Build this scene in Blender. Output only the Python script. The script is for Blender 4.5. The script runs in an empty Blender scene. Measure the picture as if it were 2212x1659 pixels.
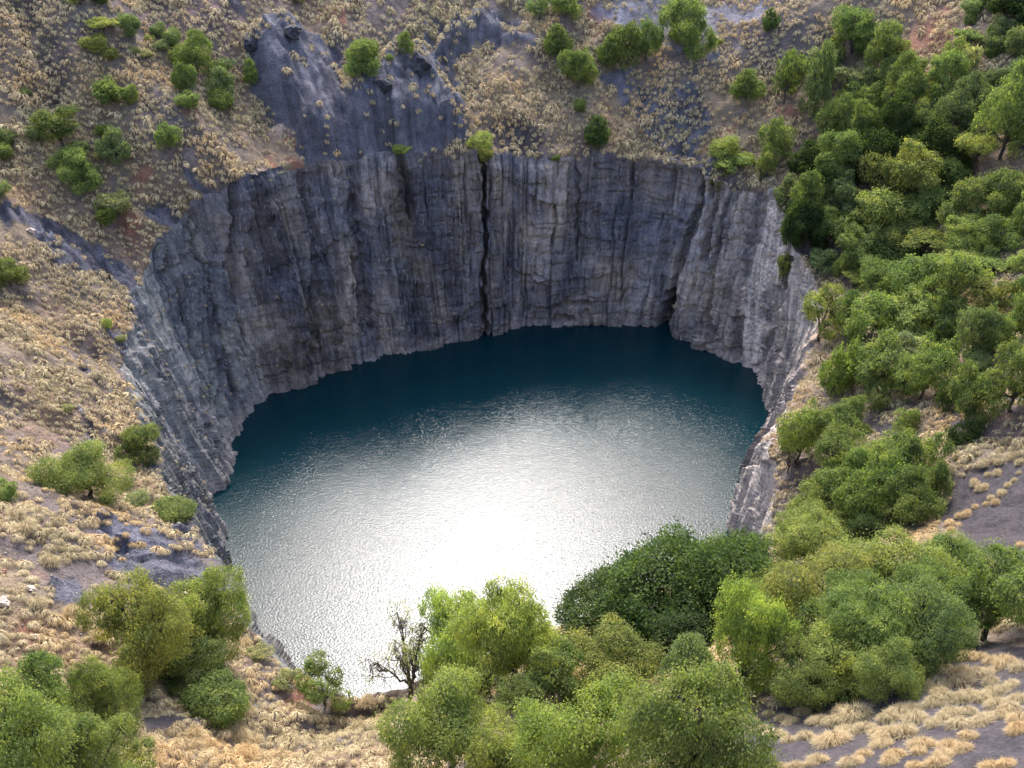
import bpy, math, random
import numpy as np
from mathutils import Vector, Matrix
from mathutils.bvhtree import BVHTree

# ------------------------------------------------------------------ camera, sky, sun, exposure
scene = bpy.context.scene
COL = scene.collection
CAMZ, PITCH, FPX = 160.0, math.radians(33.0), 2171.0
cam_data = bpy.data.cameras.new("camera")
cam_data.lens = 36.0 * FPX / 2212.0
cam_data.sensor_width = 36.0
cam_data.clip_start = 0.5
cam_data.clip_end = 8000.0
cam = bpy.data.objects.new("camera", cam_data)
COL.objects.link(cam)
cam.location = (0, 0, CAMZ)
cam.rotation_euler = (math.pi / 2 - PITCH, 0, 0)
scene.camera = cam

SUN_EL, SUN_AZ = math.radians(50.5), math.radians(-3.0)
world = bpy.data.worlds.new("World")
scene.world = world
world.use_nodes = True
wn = world.node_tree
bg = wn.nodes["Background"]
sky = wn.nodes.new("ShaderNodeTexSky")
sky.sky_type = 'NISHITA'
sky.sun_disc = False
sky.sun_elevation = SUN_EL
sky.sun_rotation = SUN_AZ % (2 * math.pi)
sky.air_density = 1.0
sky.dust_density = 4.0
sky.ozone_density = 1.0
wn.links.new(sky.outputs[0], bg.inputs[0])
bg.inputs[1].default_value = 0.15

sun_data = bpy.data.lights.new("sun", 'SUN')
sun_data.energy = 1.15
sun_data.angle = math.radians(16.0)
sun_data.color = (1.0, 0.98, 0.955)
sun = bpy.data.objects.new("sun", sun_data)
COL.objects.link(sun)
sdir = Vector((math.sin(SUN_AZ) * math.cos(SUN_EL), math.cos(SUN_AZ) * math.cos(SUN_EL), math.sin(SUN_EL)))
sun.rotation_euler = sdir.to_track_quat('Z', 'Y').to_euler()
sun.location = sdir * 500

scene.view_settings.view_transform = 'Standard'
scene.view_settings.look = 'None'
scene.view_settings.gamma = 1.0
scene.view_settings.use_curve_mapping = False
scene.view_settings.exposure = 1.95
scene.render.engine = 'CYCLES'
scene.cycles.use_denoising = True
scene.cycles.max_bounces = 6
scene.cycles.transparent_max_bounces = 4

# ------------------------------------------------------------------ helpers
rng = np.random.default_rng(7)
random.seed(7)
CP, SP = math.cos(PITCH), math.sin(PITCH)

def hash2(ix, iy, seed):
    n = (ix.astype(np.int64) * 374761393 + iy.astype(np.int64) * 668265263 + seed * 974634777) & 0xffffffff
    n = ((n ^ (n >> 13)) * 1274126177) & 0xffffffff
    n = ((n ^ (n >> 16)) * 2246822519) & 0xffffffff
    return ((n ^ (n >> 15)) & 0xffffff) / float(0xffffff)

def vnoise(x, y, seed=0):
    x = np.asarray(x, float); y = np.asarray(y, float)
    ix = np.floor(x); iy = np.floor(y)
    fx = x - ix; fy = y - iy
    fx = fx * fx * fx * (fx * (fx * 6 - 15) + 10); fy = fy * fy * fy * (fy * (fy * 6 - 15) + 10)
    a = hash2(ix, iy, seed); b = hash2(ix + 1, iy, seed)
    c = hash2(ix, iy + 1, seed); d = hash2(ix + 1, iy + 1, seed)
    return (a * (1 - fx) + b * fx) * (1 - fy) + (c * (1 - fx) + d * fx) * fy

def fbm(x, y, seed=0, octaves=4, gain=0.5):
    """about -1..1"""
    s = 0; a = 1.0; t = 0
    for k in range(octaves):
        s = s + a * (vnoise(x * 2 ** k + 17.3 * k, y * 2 ** k - 9.1 * k, seed + k) * 2 - 1)
        t += a; a *= gain
    return s / t * 1.6

def worley(x, y, seed):
    """jittered cells: returns (offset, facet plane value, distance to the border) per point"""
    ix = np.floor(x); iy = np.floor(y)
    best = np.full(x.shape, 1e9); sec = np.full(x.shape, 1e9)
    bi = ix.copy(); bj = iy.copy(); bx = x.copy(); by = y.copy()
    for di in (-1, 0, 1):
        for dj in (-1, 0, 1):
            ci = ix + di; cj = iy + dj
            px = ci + 0.15 + 0.7 * hash2(ci, cj, seed); py = cj + 0.15 + 0.7 * hash2(ci, cj, seed + 1)
            d = np.abs(x - px) ** 1.6 + np.abs(y - py) ** 1.6
            m = d < best
            sec = np.where(m, best, np.minimum(sec, d))
            best = np.where(m, d, best)
            bi = np.where(m, ci, bi); bj = np.where(m, cj, bj); bx = np.where(m, px, bx); by = np.where(m, py, by)
    off = hash2(bi, bj, seed + 2) * 2 - 1
    tx = hash2(bi, bj, seed + 3) * 2 - 1; ty = hash2(bi, bj, seed + 4) * 2 - 1
    return off, tx * (x - bx) + ty * (y - by), sec - best

def blocks(s_, h_, ws, wh, seed):
    """upright columns of uneven width cut into blocks: offset, facet value, distance to the nearest joint"""
    q = s_ / ws; c0 = np.floor(q)
    left_ = c0 + .7 * (hash2(c0, c0 * 0, seed) - .5); right_ = c0 + 1 + .7 * (hash2(c0 + 1, c0 * 0, seed) - .5)
    ci = np.where(q < left_, c0 - 1, np.where(q > right_, c0 + 1, c0))
    dl = np.minimum(np.abs(q - left_), np.abs(q - right_)) * ws
    lean = (hash2(ci, ci * 0, seed + 1) - .5) * .5
    v = h_ / wh + 13 * hash2(ci, ci * 0, seed + 2) + lean * (q - ci)
    r0 = np.floor(v); lo = r0 + .8 * (hash2(ci, r0, seed + 3) - .5); hi = r0 + 1 + .8 * (hash2(ci, r0 + 1, seed + 3) - .5)
    ri = np.where(v < lo, r0 - 1, np.where(v > hi, r0 + 1, r0))
    dv = np.minimum(np.abs(v - lo), np.abs(v - hi)) * wh
    off = hash2(ci, ri, seed + 4) * 2 - 1
    col = hash2(ci, ci * 0, seed + 5) * 2 - 1
    fac = (hash2(ci, ri, seed + 6) * 2 - 1) * (q - ci - .5) + .5 * (hash2(ci, ri, seed + 7) * 2 - 1) * (v - ri - .5)
    return off, col, fac, dl, dv

def sstep(a, b, x):
    t = np.clip((x - a) / (b - a), 0, 1)
    return t * t * (3 - 2 * t)

def project(P):
    """world points -> photo frame coordinates (2212 x 1659) and depth"""
    x, y, z = P[..., 0], P[..., 1], P[..., 2] - CAMZ
    dep = y * CP - z * SP
    v = (y * SP + z * CP) / dep
    return 1106 + FPX * x / dep, 829.5 - FPX * v, dep

def ray(fx, fy):
    u = (fx - 1106) / FPX; v = (829.5 - fy) / FPX
    return np.array([u, CP + v * SP, -SP + v * CP])

def on_z(fx, fy, z=0.0):
    d = ray(fx, fy)
    return np.array([0, 0, CAMZ]) + d * ((z - CAMZ) / d[2])

def new_mesh(name, verts, faces, smooth=False, attrs=None, fattr=None):
    """verts (n,3), faces (m,k) uniform size"""
    verts = np.ascontiguousarray(verts, dtype=np.float32); faces = np.ascontiguousarray(faces, dtype=np.int32)
    me = bpy.data.meshes.new(name)
    m, k = faces.shape
    me.vertices.add(len(verts)); me.vertices.foreach_set("co", verts.ravel())
    me.loops.add(m * k); me.loops.foreach_set("vertex_index", faces.ravel())
    me.polygons.add(m)
    me.polygons.foreach_set("loop_start", np.arange(0, m * k, k, dtype=np.int32))
    if smooth:
        me.polygons.foreach_set("use_smooth", np.ones(m, dtype=bool))
    for nm, arr in (attrs or {}).items():
        if arr.ndim == 1:
            a = me.attributes.new(nm, 'FLOAT', 'POINT'); a.data.foreach_set("value", arr.astype(np.float32))
        else:
            a = me.attributes.new(nm, 'FLOAT_COLOR', 'POINT')
            c = np.ones((len(arr), 4), np.float32); c[:, :3] = arr
            a.data.foreach_set("color", c.ravel())
    for nm, arr in (fattr or {}).items():
        a = me.attributes.new(nm, 'FLOAT', 'FACE'); a.data.foreach_set("value", arr.astype(np.float32))
    me.update(calc_edges=True)
    return me

def link(name, data, mat=None, parent=None, **props):
    o = bpy.data.objects.new(name, data)
    COL.objects.link(o)
    if mat is not None and data is not None and not data.materials:
        data.materials.append(mat)
    if parent is not None:
        o.parent = parent
    for k, v in props.items():
        o[k] = v
    return o

# ------------------------------------------------------------------ materials
def mat_new(name):
    m = bpy.data.materials.new(name); m.use_nodes = True
    nt = m.node_tree
    return m, nt, nt.nodes["Principled BSDF"]

def N(nt, typ, **kw):
    n = nt.nodes.new(typ)
    for k, v in kw.items():
        if k.startswith("i_"):
            key = k[2:]
            n.inputs[int(key) if key.isdigit() else key.replace("_", " ")].default_value = v
        else:
            setattr(n, k, v)
    return n

def noise_node(nt, vec, scale, detail=4, rough=0.6):
    n = N(nt, "ShaderNodeTexNoise"); n.inputs["Scale"].default_value = scale
    n.inputs["Detail"].default_value = detail; n.inputs["Roughness"].default_value = rough
    nt.links.new(vec, n.inputs["Vector"])
    return n.outputs["Fac"]

def ramp(nt, fac, stops):
    r = nt.nodes.new("ShaderNodeValToRGB")
    el = r.color_ramp.elements
    while len(el) < len(stops):
        el.new(0.5)
    for e, (p, c) in zip(el, stops):
        e.position = p; e.color = (*c, 1) if len(c) == 3 else c
    nt.links.new(fac, r.inputs[0])
    return r.outputs[0]

def mixc(nt, fac, a, b, mode='MIX'):
    n = nt.nodes.new("ShaderNodeMix"); n.data_type = 'RGBA'; n.blend_type = mode
    for sock, v in ((n.inputs[0], fac), (n.inputs[6], a), (n.inputs[7], b)):
        if isinstance(v, (int, float)): sock.default_value = v
        elif isinstance(v, tuple): sock.default_value = (*v, 1)
        else: nt.links.new(v, sock)
    return n.outputs[2]

def objpos(nt):
    return nt.nodes.new("ShaderNodeTexCoord").outputs["Object"]

def stretch(nt, vec, sc):
    m = nt.nodes.new("ShaderNodeMapping"); m.inputs["Scale"].default_value = sc
    nt.links.new(vec, m.inputs["Vector"])
    return m.outputs[0]

def bump(nt, height, strength, dist, bsdf, prev=None):
    b = nt.nodes.new("ShaderNodeBump"); b.inputs["Strength"].default_value = strength
    b.inputs["Distance"].default_value = dist
    nt.links.new(height, b.inputs["Height"])
    if prev is not None: nt.links.new(prev, b.inputs["Normal"])
    nt.links.new(b.outputs[0], bsdf.inputs["Normal"])
    return b.outputs[0]

# ground: painted soil colour (vertex attribute) broken by grit, gravel and stains
M_ground, nt, bs = mat_new("slope_soil")
pos = objpos(nt)
att = N(nt, "ShaderNodeAttribute", attribute_name="soil")
n1 = noise_node(nt, pos, 0.35, 6, 0.65)
n2 = noise_node(nt, pos, 2.2, 4, 0.7)
c = mixc(nt, 1.0, att.outputs["Color"], ramp(nt, n1, [(0.3, (0.62, 0.6, 0.6)), (0.5, (1, 1, 1)), (0.72, (1.4, 1.33, 1.25))]), 'MULTIPLY')
c = mixc(nt, 1.0, c, ramp(nt, n2, [(0.32, (0.6, 0.6, 0.62)), (0.5, (1, 1, 1)), (0.7, (1.35, 1.3, 1.25))]), 'MULTIPLY')
vor = N(nt, "ShaderNodeTexVoronoi"); vor.inputs["Scale"].default_value = 1.6; nt.links.new(pos, vor.inputs["Vector"])
c = mixc(nt, ramp(nt, vor.outputs["Distance"], [(0.10, (1, 1, 1)), (0.16, (0, 0, 0))]), c, mixc(nt, 1.0, c, (1.7, 1.6, 1.5), 'MULTIPLY'))
nt.links.new(c, bs.inputs["Base Color"])
bs.inputs["Roughness"].default_value = 0.95
bs.inputs["Specular IOR Level"].default_value = 0.15
b1 = bump(nt, n1, 0.7, 1.2, bs)
gr = N(nt, "ShaderNodeAttribute", attribute_name="grit")
mm = N(nt, "ShaderNodeMath", operation='MULTIPLY'); nt.links.new(n2, mm.inputs[0]); nt.links.new(gr.outputs["Fac"], mm.inputs[1])
bump(nt, mm.outputs[0], 0.9, 0.5, bs, b1)

# rock of the cliff
M_rock, nt, bs = mat_new("cliff_rock")
pos = objpos(nt)
att = N(nt, "ShaderNodeAttribute", attribute_name="rock")
vs = stretch(nt, pos, (1.0, 1.0, 0.16))
n1 = noise_node(nt, vs, 0.5, 7, 0.68)
n2 = noise_node(nt, pos, 1.3, 6, 0.7)
n3 = noise_node(nt, stretch(nt, pos, (1.0, 1.0, 0.07)), 2.6, 4, 0.65)
c = mixc(nt, 1.0, att.outputs["Color"], ramp(nt, n1, [(0.34, (0.52, 0.54, 0.62)), (0.5, (1, 1, 1)), (0.66, (1.45, 1.38, 1.30))]), 'MULTIPLY')
c = mixc(nt, 1.0, c, ramp(nt, n2, [(0.33, (0.6, 0.6, 0.62)), (0.5, (1, 1, 1)), (0.7, (1.4, 1.36, 1.3))]), 'MULTIPLY')
c = mixc(nt, ramp(nt, n3, [(0.60, (0, 0, 0)), (0.70, (0.75, 0.75, 0.75))]), c, (0.46, 0.44, 0.43))
n4 = noise_node(nt, pos, 0.9, 5, 0.75)
c = mixc(nt, ramp(nt, n4, [(0.66, (0, 0, 0)), (0.76, (0.5, 0.5, 0.5))]), c, (0.22, 0.12, 0.05))
nt.links.new(c, bs.inputs["Base Color"])
bs.inputs["Roughness"].default_value = 0.85
bs.inputs["Specular IOR Level"].default_value = 0.25
b1 = bump(nt, n1, 0.6, 0.4, bs)
b1 = bump(nt, n2, 0.9, 0.4, bs, b1)

# lake water
M_water, nt, bs = mat_new("lake_water")
pos = objpos(nt)
bs.inputs["Base Color"].default_value = (0.0018, 0.019, 0.026, 1)
bs.inputs["Roughness"].default_value = 0.02
bs.inputs["IOR"].default_value = 1.333
rot = nt.nodes.new("ShaderNodeMapping"); rot.inputs["Rotation"].default_value = (0, 0, math.radians(25)); rot.inputs["Scale"].default_value = (1.0, 1.7, 1)
nt.links.new(pos, rot.inputs["Vector"])
w1 = noise_node(nt, rot.outputs[0], 1.95, 2, 0.5)
w2 = noise_node(nt, pos, 0.05, 2, 0.5)
b1 = bump(nt, w1, 1.0, 0.070, bs)
WATER_BUMP = b1

def leaf_material():
    m, nt, bs = mat_new("leaf_foliage")
    oi = nt.nodes.new("ShaderNodeObjectInfo")
    at = N(nt, "ShaderNodeAttribute", attribute_name="tint")
    c = mixc(nt, 1.0, oi.outputs["Color"], ramp(nt, at.outputs["Fac"], [(0.0, (0.55, 0.62, 0.6)), (0.5, (1, 1, 1)), (1.0, (1.75, 1.5, 1.15))]), 'MULTIPLY')
    nt.links.new(c, bs.inputs["Base Color"])
    bs.inputs["Roughness"].default_value = 0.7
    bs.inputs["Specular IOR Level"].default_value = 0.12
    tr = nt.nodes.new("ShaderNodeBsdfTranslucent")
    c2 = mixc(nt, 1.0, c, (1.25, 1.35, 0.6), 'MULTIPLY')
    nt.links.new(c2, tr.inputs[0])
    ms = nt.nodes.new("ShaderNodeMixShader"); ms.inputs[0].default_value = 0.5
    nt.links.new(bs.outputs[0], ms.inputs[1]); nt.links.new(tr.outputs[0], ms.inputs[2])
    nt.links.new(ms.outputs[0], nt.nodes["Material Output"].inputs[0])
    return m
M_leaf = leaf_material()

def straw_material():
    m, nt, bs = mat_new("dry_straw_grass")
    at = N(nt, "ShaderNodeAttribute", attribute_name="tint")
    pos = nt.nodes.new("ShaderNodeNewGeometry").outputs["Position"]
    n1 = noise_node(nt, pos, 0.05, 3, 0.6)
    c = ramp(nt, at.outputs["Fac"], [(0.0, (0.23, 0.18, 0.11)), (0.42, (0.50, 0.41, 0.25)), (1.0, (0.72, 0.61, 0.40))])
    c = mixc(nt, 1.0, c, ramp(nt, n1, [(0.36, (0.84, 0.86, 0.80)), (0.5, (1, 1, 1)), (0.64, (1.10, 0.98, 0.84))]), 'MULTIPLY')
    nt.links.new(c, bs.inputs["Base Color"])
    bs.inputs["Roughness"].default_value = 0.8
    bs.inputs["Specular IOR Level"].default_value = 0.2
    tr = nt.nodes.new("ShaderNodeBsdfTranslucent"); nt.links.new(c, tr.inputs[0])
    ms = nt.nodes.new("ShaderNodeMixShader"); ms.inputs[0].default_value = 0.3
    nt.links.new(bs.outputs[0], ms.inputs[1]); nt.links.new(tr.outputs[0], ms.inputs[2])
    nt.links.new(ms.outputs[0], nt.nodes["Material Output"].inputs[0])
    return m
M_straw = straw_material()

def simple_rock(name, c0, c1, scale=1.5):
    m, nt, bs = mat_new(name)
    pos = objpos(nt)
    n1 = noise_node(nt, pos, scale, 6, 0.7)
    nt.links.new(ramp(nt, n1, [(0.35, c0), (0.65, c1)]), bs.inputs["Base Color"])
    bs.inputs["Roughness"].default_value = 0.9
    bump(nt, n1, 0.8, 0.3, bs)
    return m
M_bark = simple_rock("bark", (0.035, 0.028, 0.024), (0.10, 0.08, 0.065), 3)
M_deadwood = simple_rock("grey_dead_wood", (0.25, 0.22, 0.19), (0.42, 0.38, 0.33), 3)
M_black = simple_rock("black_shale", (0.012, 0.013, 0.018), (0.05, 0.052, 0.065), 0.8)
M_pale = simple_rock("pale_stone", (0.38, 0.28, 0.22), (0.62, 0.52, 0.44), 2)
M_rust = simple_rock("rust_stone", (0.20, 0.10, 0.06), (0.36, 0.22, 0.15), 2)
M_stone = simple_rock("grey_brown_stone", (0.10, 0.08, 0.075), (0.26, 0.22, 0.2), 0.7)

# ------------------------------------------------------------------ the shape of the pit
CX, CY = 0.0, 206.0
def polar(p):
    return math.atan2(p[1] - CY, p[0] - CX), math.hypot(p[0] - CX, p[1] - CY)

water_px = [(800,1560),(735,1560),(640,1500),(545,1440),(490,1330),(487,1250),(480,1180),(462,1095),(480,1050),(514,1000),(517,940),(545,890),
    (600,856),(660,835),(700,808),(740,797),(850,775),(950,750),(1060,722),(1200,706),(1300,700),(1385,706),(1435,712),(1470,729),(1530,757),
    (1605,803),(1632,845),(1652,895),(1650,920),(1638,965),(1613,1030),(1602,1090),(1598,1160),(1575,1240),(1520,1330),(1430,1400),(1300,1430),(1150,1490),(1000,1530),(900,1550)]
wp = sorted(polar(on_z(x, y)) for x, y in water_px)
wt = np.array([a for a, _ in wp]); wr = np.array([r for _, r in wp])
def periodic(th, t, r):
    T = np.concatenate([t - 2 * math.pi, t, t + 2 * math.pi]); R = np.concatenate([r, r, r])
    return np.interp(th, T, R)
def r_water(th):
    return periodic(th, wt, wr)

# cliff top: (photo x, photo y, setback from the waterline)   or z given
top_px = [(800,1522,34),(735,1530,34),(655,1475,34),(560,1400,35),(500,1300,36),(482,1228,38),(415,1118,36),(335,985,35),
    (285,880,35.5),(262,790,36),(300,690,40),(318,600,44),(335,540,48.5),(400,455,55),(455,405,60),(517,378,62),
    (600,360,61),(720,345,61),(860,330,60),(960,328,59),(1050,335,57),(1200,338,55),(1400,345,53.5),(1520,370,52),(1600,395,50),
    (1665,420,48.5),(1700,520,42),(1765,620,36),(1768,700,32),(1735,790,29),(1700,870,26),(1668,950,25),(1662,1040,25),
    (1668,1130,25),(1650,1190,25)]
tt = []
for fx, fy, zz in top_px:
    a, r = polar(on_z(fx, fy, zz)); tt.append((a, r, zz))
for deg, sb, z in ((-60, 10, 27), (-75, 10, 27), (-86, 12, 28)):
    a = math.radians(deg); tt.append((a, float(r_water(a)) + sb, z))
tt.sort()
ta = np.array([a for a, _, _ in tt]); tr_ = np.array([r for _, r, _ in tt]); tz = np.array([z for _, _, z in tt])

NT = 1700
TH = np.linspace(-math.pi, math.pi, NT, endpoint=False)
def smooth_ring(a, k):
    ker = np.hanning(k + 2)[1:-1]; ker /= ker.sum()
    return np.convolve(np.concatenate([a[-k:], a, a[:k]]), ker, 'same')[k:-k]
RW = smooth_ring(r_water(TH), 5)
RT = smooth_ring(periodic(TH, ta, tr_), 7)
ZT = smooth_ring(periodic(TH, ta, tz), 7)
RT = np.maximum(RT, RW + 2.5)
ARC = np.concatenate([[0], np.cumsum(np.full(NT - 1, 75 * 2 * math.pi / NT))])
# slope steepness above the cliff by bearing (degrees, tangent)
sl = [(-180, .60), (-150, .62), (-120, .66), (-100, .70), (-80, .80), (-60, .82), (-40, .78), (-15, .66), (0, .62), (25, .64), (50, .68), (90, .72), (130, .70), (160, .62)]
SL = smooth_ring(periodic(TH, np.radians([a for a, _ in sl]), np.array([b for _, b in sl])), 61)
# ------------------------------------------------------------------ masks: places of bare rock, red earth, ash ... on the slopes
def poly_sd(X, Y, pts):
    """signed distance to a polygon, positive inside"""
    inside = np.zeros(X.shape, bool); dmin = np.full(X.shape, 1e9)
    n = len(pts)
    for i in range(n):
        x0, y0 = pts[i]; x1, y1 = pts[(i + 1) % n]
        dx, dy = x1 - x0, y1 - y0
        t = np.clip(((X - x0) * dx + (Y - y0) * dy) / (dx * dx + dy * dy + 1e-9), 0, 1)
        dmin = np.minimum(dmin, np.hypot(X - x0 - t * dx, Y - y0 - t * dy))
        cond = (y0 > Y) != (y1 > Y)
        if y1 != y0:
            inside ^= cond & (X < (x1 - x0) * (Y - y0) / (y1 - y0) + x0)
    return np.where(inside, dmin, -dmin)

def line_d(X, Y, pts):
    dmin = np.full(X.shape, 1e9)
    for (x0, y0), (x1, y1) in zip(pts[:-1], pts[1:]):
        dx, dy = x1 - x0, y1 - y0
        t = np.clip(((X - x0) * dx + (Y - y0) * dy) / (dx * dx + dy * dy + 1e-9), 0, 1)
        dmin = np.minimum(dmin, np.hypot(X - x0 - t * dx, Y - y0 - t * dy))
    return dmin

SPUR_A = [(518,100),(560,60),(600,52),(665,55),(715,105),(755,190),(775,250),(745,350),(670,345),(615,275),(560,205),(530,150)]
SPUR_B = [(750,205),(790,160),(850,122),(905,106),(960,145),(1000,215),(1025,265),(1020,322),(870,330),(790,325),(735,335),(740,240)]
SHALE = [SPUR_A, SPUR_B,
    [(960,45),(1010,15),(1065,0),(1100,25),(1140,85),(1128,118),(1060,90),(1010,110),(965,150),(935,120)],
    [(880,70),(935,60),(990,140),(980,180),(930,130)],
    [(1318,150),(1352,142),(1358,200),(1345,245),(1318,205)],
    [(0,455),(60,468),(150,500),(230,530),(290,590),(296,625),(210,590),(110,545),(40,515),(0,500)],
    [(285,425),(330,430),(440,480),(400,500),(330,480)],
    [(400,370),(450,400),(510,385),(470,420),(420,410)],
    [(255,560),(300,620),(300,690),(262,640)],
    [(200,700),(250,740),(290,800),(245,780)], [(155,780),(200,800),(260,850),(235,860)], [(130,880),(180,905),(230,960),(215,955)],
    [(500,0),(560,0),(545,25),(515,20)], [(480,35),(505,40),(510,70),(488,62)],
    [(1360,175),(1440,160),(1520,210),(1535,330),(1440,330),(1390,290)],
    [(1470,330),(1535,300),(1560,400),(1500,400)],
    [(735,345),(1010,325),(1200,345),(1200,325),(1000,300),(735,325)],
    [(235,1125),(330,1150),(420,1200),(478,1240),(484,1310),(400,1270),(300,1235),(215,1165)],
    [(100,1245),(150,1235),(190,1270),(185,1320),(120,1300)],
    [(290,1060),(420,1120),(470,1215),(400,1170)],
    [(350,990),(300,960),(420,1110),(440,1150),(400,1110)]]
ASH = [[(1580,1560),(1700,1500),(1900,1450),(2050,1400),(2400,1380),(2400,1900),(1560,1900)],
    [(1990,1130),(2020,1070),(2100,1000),(2400,900),(2400,1250),(2150,1230),(2040,1150)],
    [(1840,895),(1890,900),(1960,950),(1900,970)],
    [(310,1545),(380,1530),(470,1570),(420,1600),(330,1600)],
    [(1080,250),(1160,270),(1200,330),(1100,335),(1040,310)]]
TALUS = [[(1300,0),(1720,0),(1640,60),(1570,55),(1560,110),(1500,140),(1420,80),(1330,60),(1290,40)]]
RED = [((325,372),26),((1300,45),48),((1340,95),30),((905,22),18),((1690,238),35),((1780,290),28),((2020,60),60),((1990,90),40),((650,350),20),((600,360),26),((610,285),22),
    ((270,480),30),((1790,700),24),((740,40),30),((1560,270),25),((700,30),30),((1700,1190),20),((640,1520),40),((80,1375),40),((420,260),30),((560,420),20)]
PINK = [((590,260),30),((560,370),24),((1715,820),60),((1760,700),36),((1780,640),30),((1690,930),60),((1740,760),40),((1700,520),30),((1620,1130),40),((870,1545),60),((1650,1190),30),((790,50),20)]

def masks(P):
    X, Y, dep = project(P)
    infr = (dep > 5) & (X > -500) & (X < 2700) & (Y > -500) & (Y < 2300)
    X = np.where(infr, X, -9e3); Y = np.where(infr, Y, -9e3)
    wx, wy = P[..., 0], P[..., 1] + 0.7 * P[..., 2]
    jx = X + 26 * fbm(wx / 9, wy / 9, 31, 4); jy = Y + 26 * fbm(wx / 9, wy / 9, 32, 4)
    out = {}
    def polys(lst, soft):
        m = np.zeros(X.shape)
        for p in lst:
            m = np.maximum(m, sstep(-soft, soft, poly_sd(jx, jy, p)))
        return m
    out['shale'] = polys(SHALE, 5); out['ash'] = polys(ASH, 14); out['talus'] = polys(TALUS, 14)
    for nm, lst in (('red', RED), ('pink', PINK)):
        m = np.zeros(X.shape)
        for (cx, cy), r in lst:
            m = np.maximum(m, 1 - sstep(r * 0.3, r * 1.2, np.hypot(jx - cx, jy - cy)))
        out[nm] = m
    out['gully'] = 1 - sstep(14, 52, line_d(jx, jy, [(40, -40), (95, 90), (130, 190)]))
    out['X'] = X; out['Y'] = Y
    return out

# ------------------------------------------------------------------ cliff
NR = 175
tfrac = np.linspace(-0.07, 1.0, NR)
Tc, Fc = np.meshgrid(TH, tfrac)                # rows x columns
ARCc = np.broadcast_to(ARC, Tc.shape)
ztop = ZT + 1.9 * fbm(ARC / 7.0, ARC * 0, 5, 4) + 1.8 * (hash2(np.floor(ARC / 3.1 + fbm(ARC / 9, ARC * 0, 6, 2)), ARC * 0, 9) - 0.5)
Zc = ztop * Fc
Rc = RW + (RT - RW) * np.clip(Fc, -1, 1)
base = np.stack([CX + Rc * np.cos(Tc), CY + Rc * np.sin(Tc), Zc], -1)
PX, PY, _ = project(base)
# how far round to the left / right: strata lean on the left wall
degs = np.degrees(TH)
left = np.clip(np.maximum(sstep(150, 160, degs), 1 - sstep(-110, -95, degs)), 0, 1)
right = sstep(-80, -60, degs) * (1 - sstep(34, 50, degs))
Lc = np.broadcast_to(left, Tc.shape); Rgt = np.broadcast_to(right, Tc.shape)
s = ARCc + 0.35 * Zc * Lc - 0.30 * Zc * Rgt
s = s + 0.5 * fbm(ARCc / 14, Zc / 22, 41, 2)
h = Zc + 0.35 * fbm(ARCc / 12, Zc / 12, 42, 2)
rough = 0.35 + 0.45 * Lc + 0.35 * Rgt
s = s + 6.5 * fbm(s / 26, s * 0, 140, 3)      # joints stand at uneven distances
d = 2.2 * fbm(s / 30, h / 90, 43, 2)
offA, colA, facA, dlA, dvA = blocks(s, h, 11.5, 44, 260); d += 1.5 * colA + .8 * offA + 3.6 * facA
off, colo, fac, dl, dv = blocks(s, h, 5.2, 11, 200)
d += 1.0 * colo + 0.7 * off + 1.5 * fac + 0.55 * (1 - sstep(0.1, .35, dl)) + 0.14 * (1 - sstep(0.1, .35, dv))
off2, colo2, fac2, dl2, dv2 = blocks(s + .6 * off, h, 2.1, 5.5 + 3 * left.mean(), 220)
d += (.4 + rough) * (0.30 * colo2 + 0.35 * off2 + 0.6 * fac2) + 0.3 * (1 - sstep(0.05, .3, dl2)) * (off2 > -.2)
off3, colo3, fac3, dl3, dv3 = blocks(s, h, 0.95, 1.9, 240)
d += rough * (0.16 * off3 + 0.25 * fac3)
o, f, b = worley(s / 0.75, h / 1.8, 80); d += rough * (0.06 * o + 0.12 * f)
# upright joints, open and thin, that come and go
def joints(q, w_, gate):
    fr = np.abs(q - np.round(q) + 0.0); jit = hash2(np.round(q), np.round(q) * 0, 131)
    return (1 - sstep(w_ * .5, w_, fr)) * gate * (.4 + .6 * jit)
js = s + 0.5 * fbm(s / 3, Zc / 7, 132, 3)
d += 2.2 * joints(js / 3.4, .11, sstep(.40, .55, vnoise(s / 3.4, Zc / 16, 133)))
d += 1.2 * joints(js / 1.9 + .3, .16, sstep(.48, .62, vnoise(s / 2, Zc / 8, 134)))
d += 0.8 * joints((h + .25 * fbm(ARCc / 2, h, 135, 2)) / 4.3, .07, sstep(.5, .62, vnoise(ARCc / 5, Zc / 4.3, 136))) * (1 - .8 * Lc)
# slabs standing one behind the other
ss = s / 6.5 + .25 * fbm(Zc / 18, s * 0, 137, 2); d += (1.1 + .8 * Lc) * ((ss - np.floor(ss)) - .5) * (2 * (hash2(np.floor(ss), ss * 0, 138) > .5) - 1)
# horizontal bedding ledges in the middle wall
o, f, b = worley(ARCc / 9.0, h / 2.4, 90); d += 0.40 * o * (1 - Lc) * (1 - 0.6 * Rgt) + 0.25 * f
d += 0.30 * fbm(s / 1.6, h / 3, 44, 3)
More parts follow.
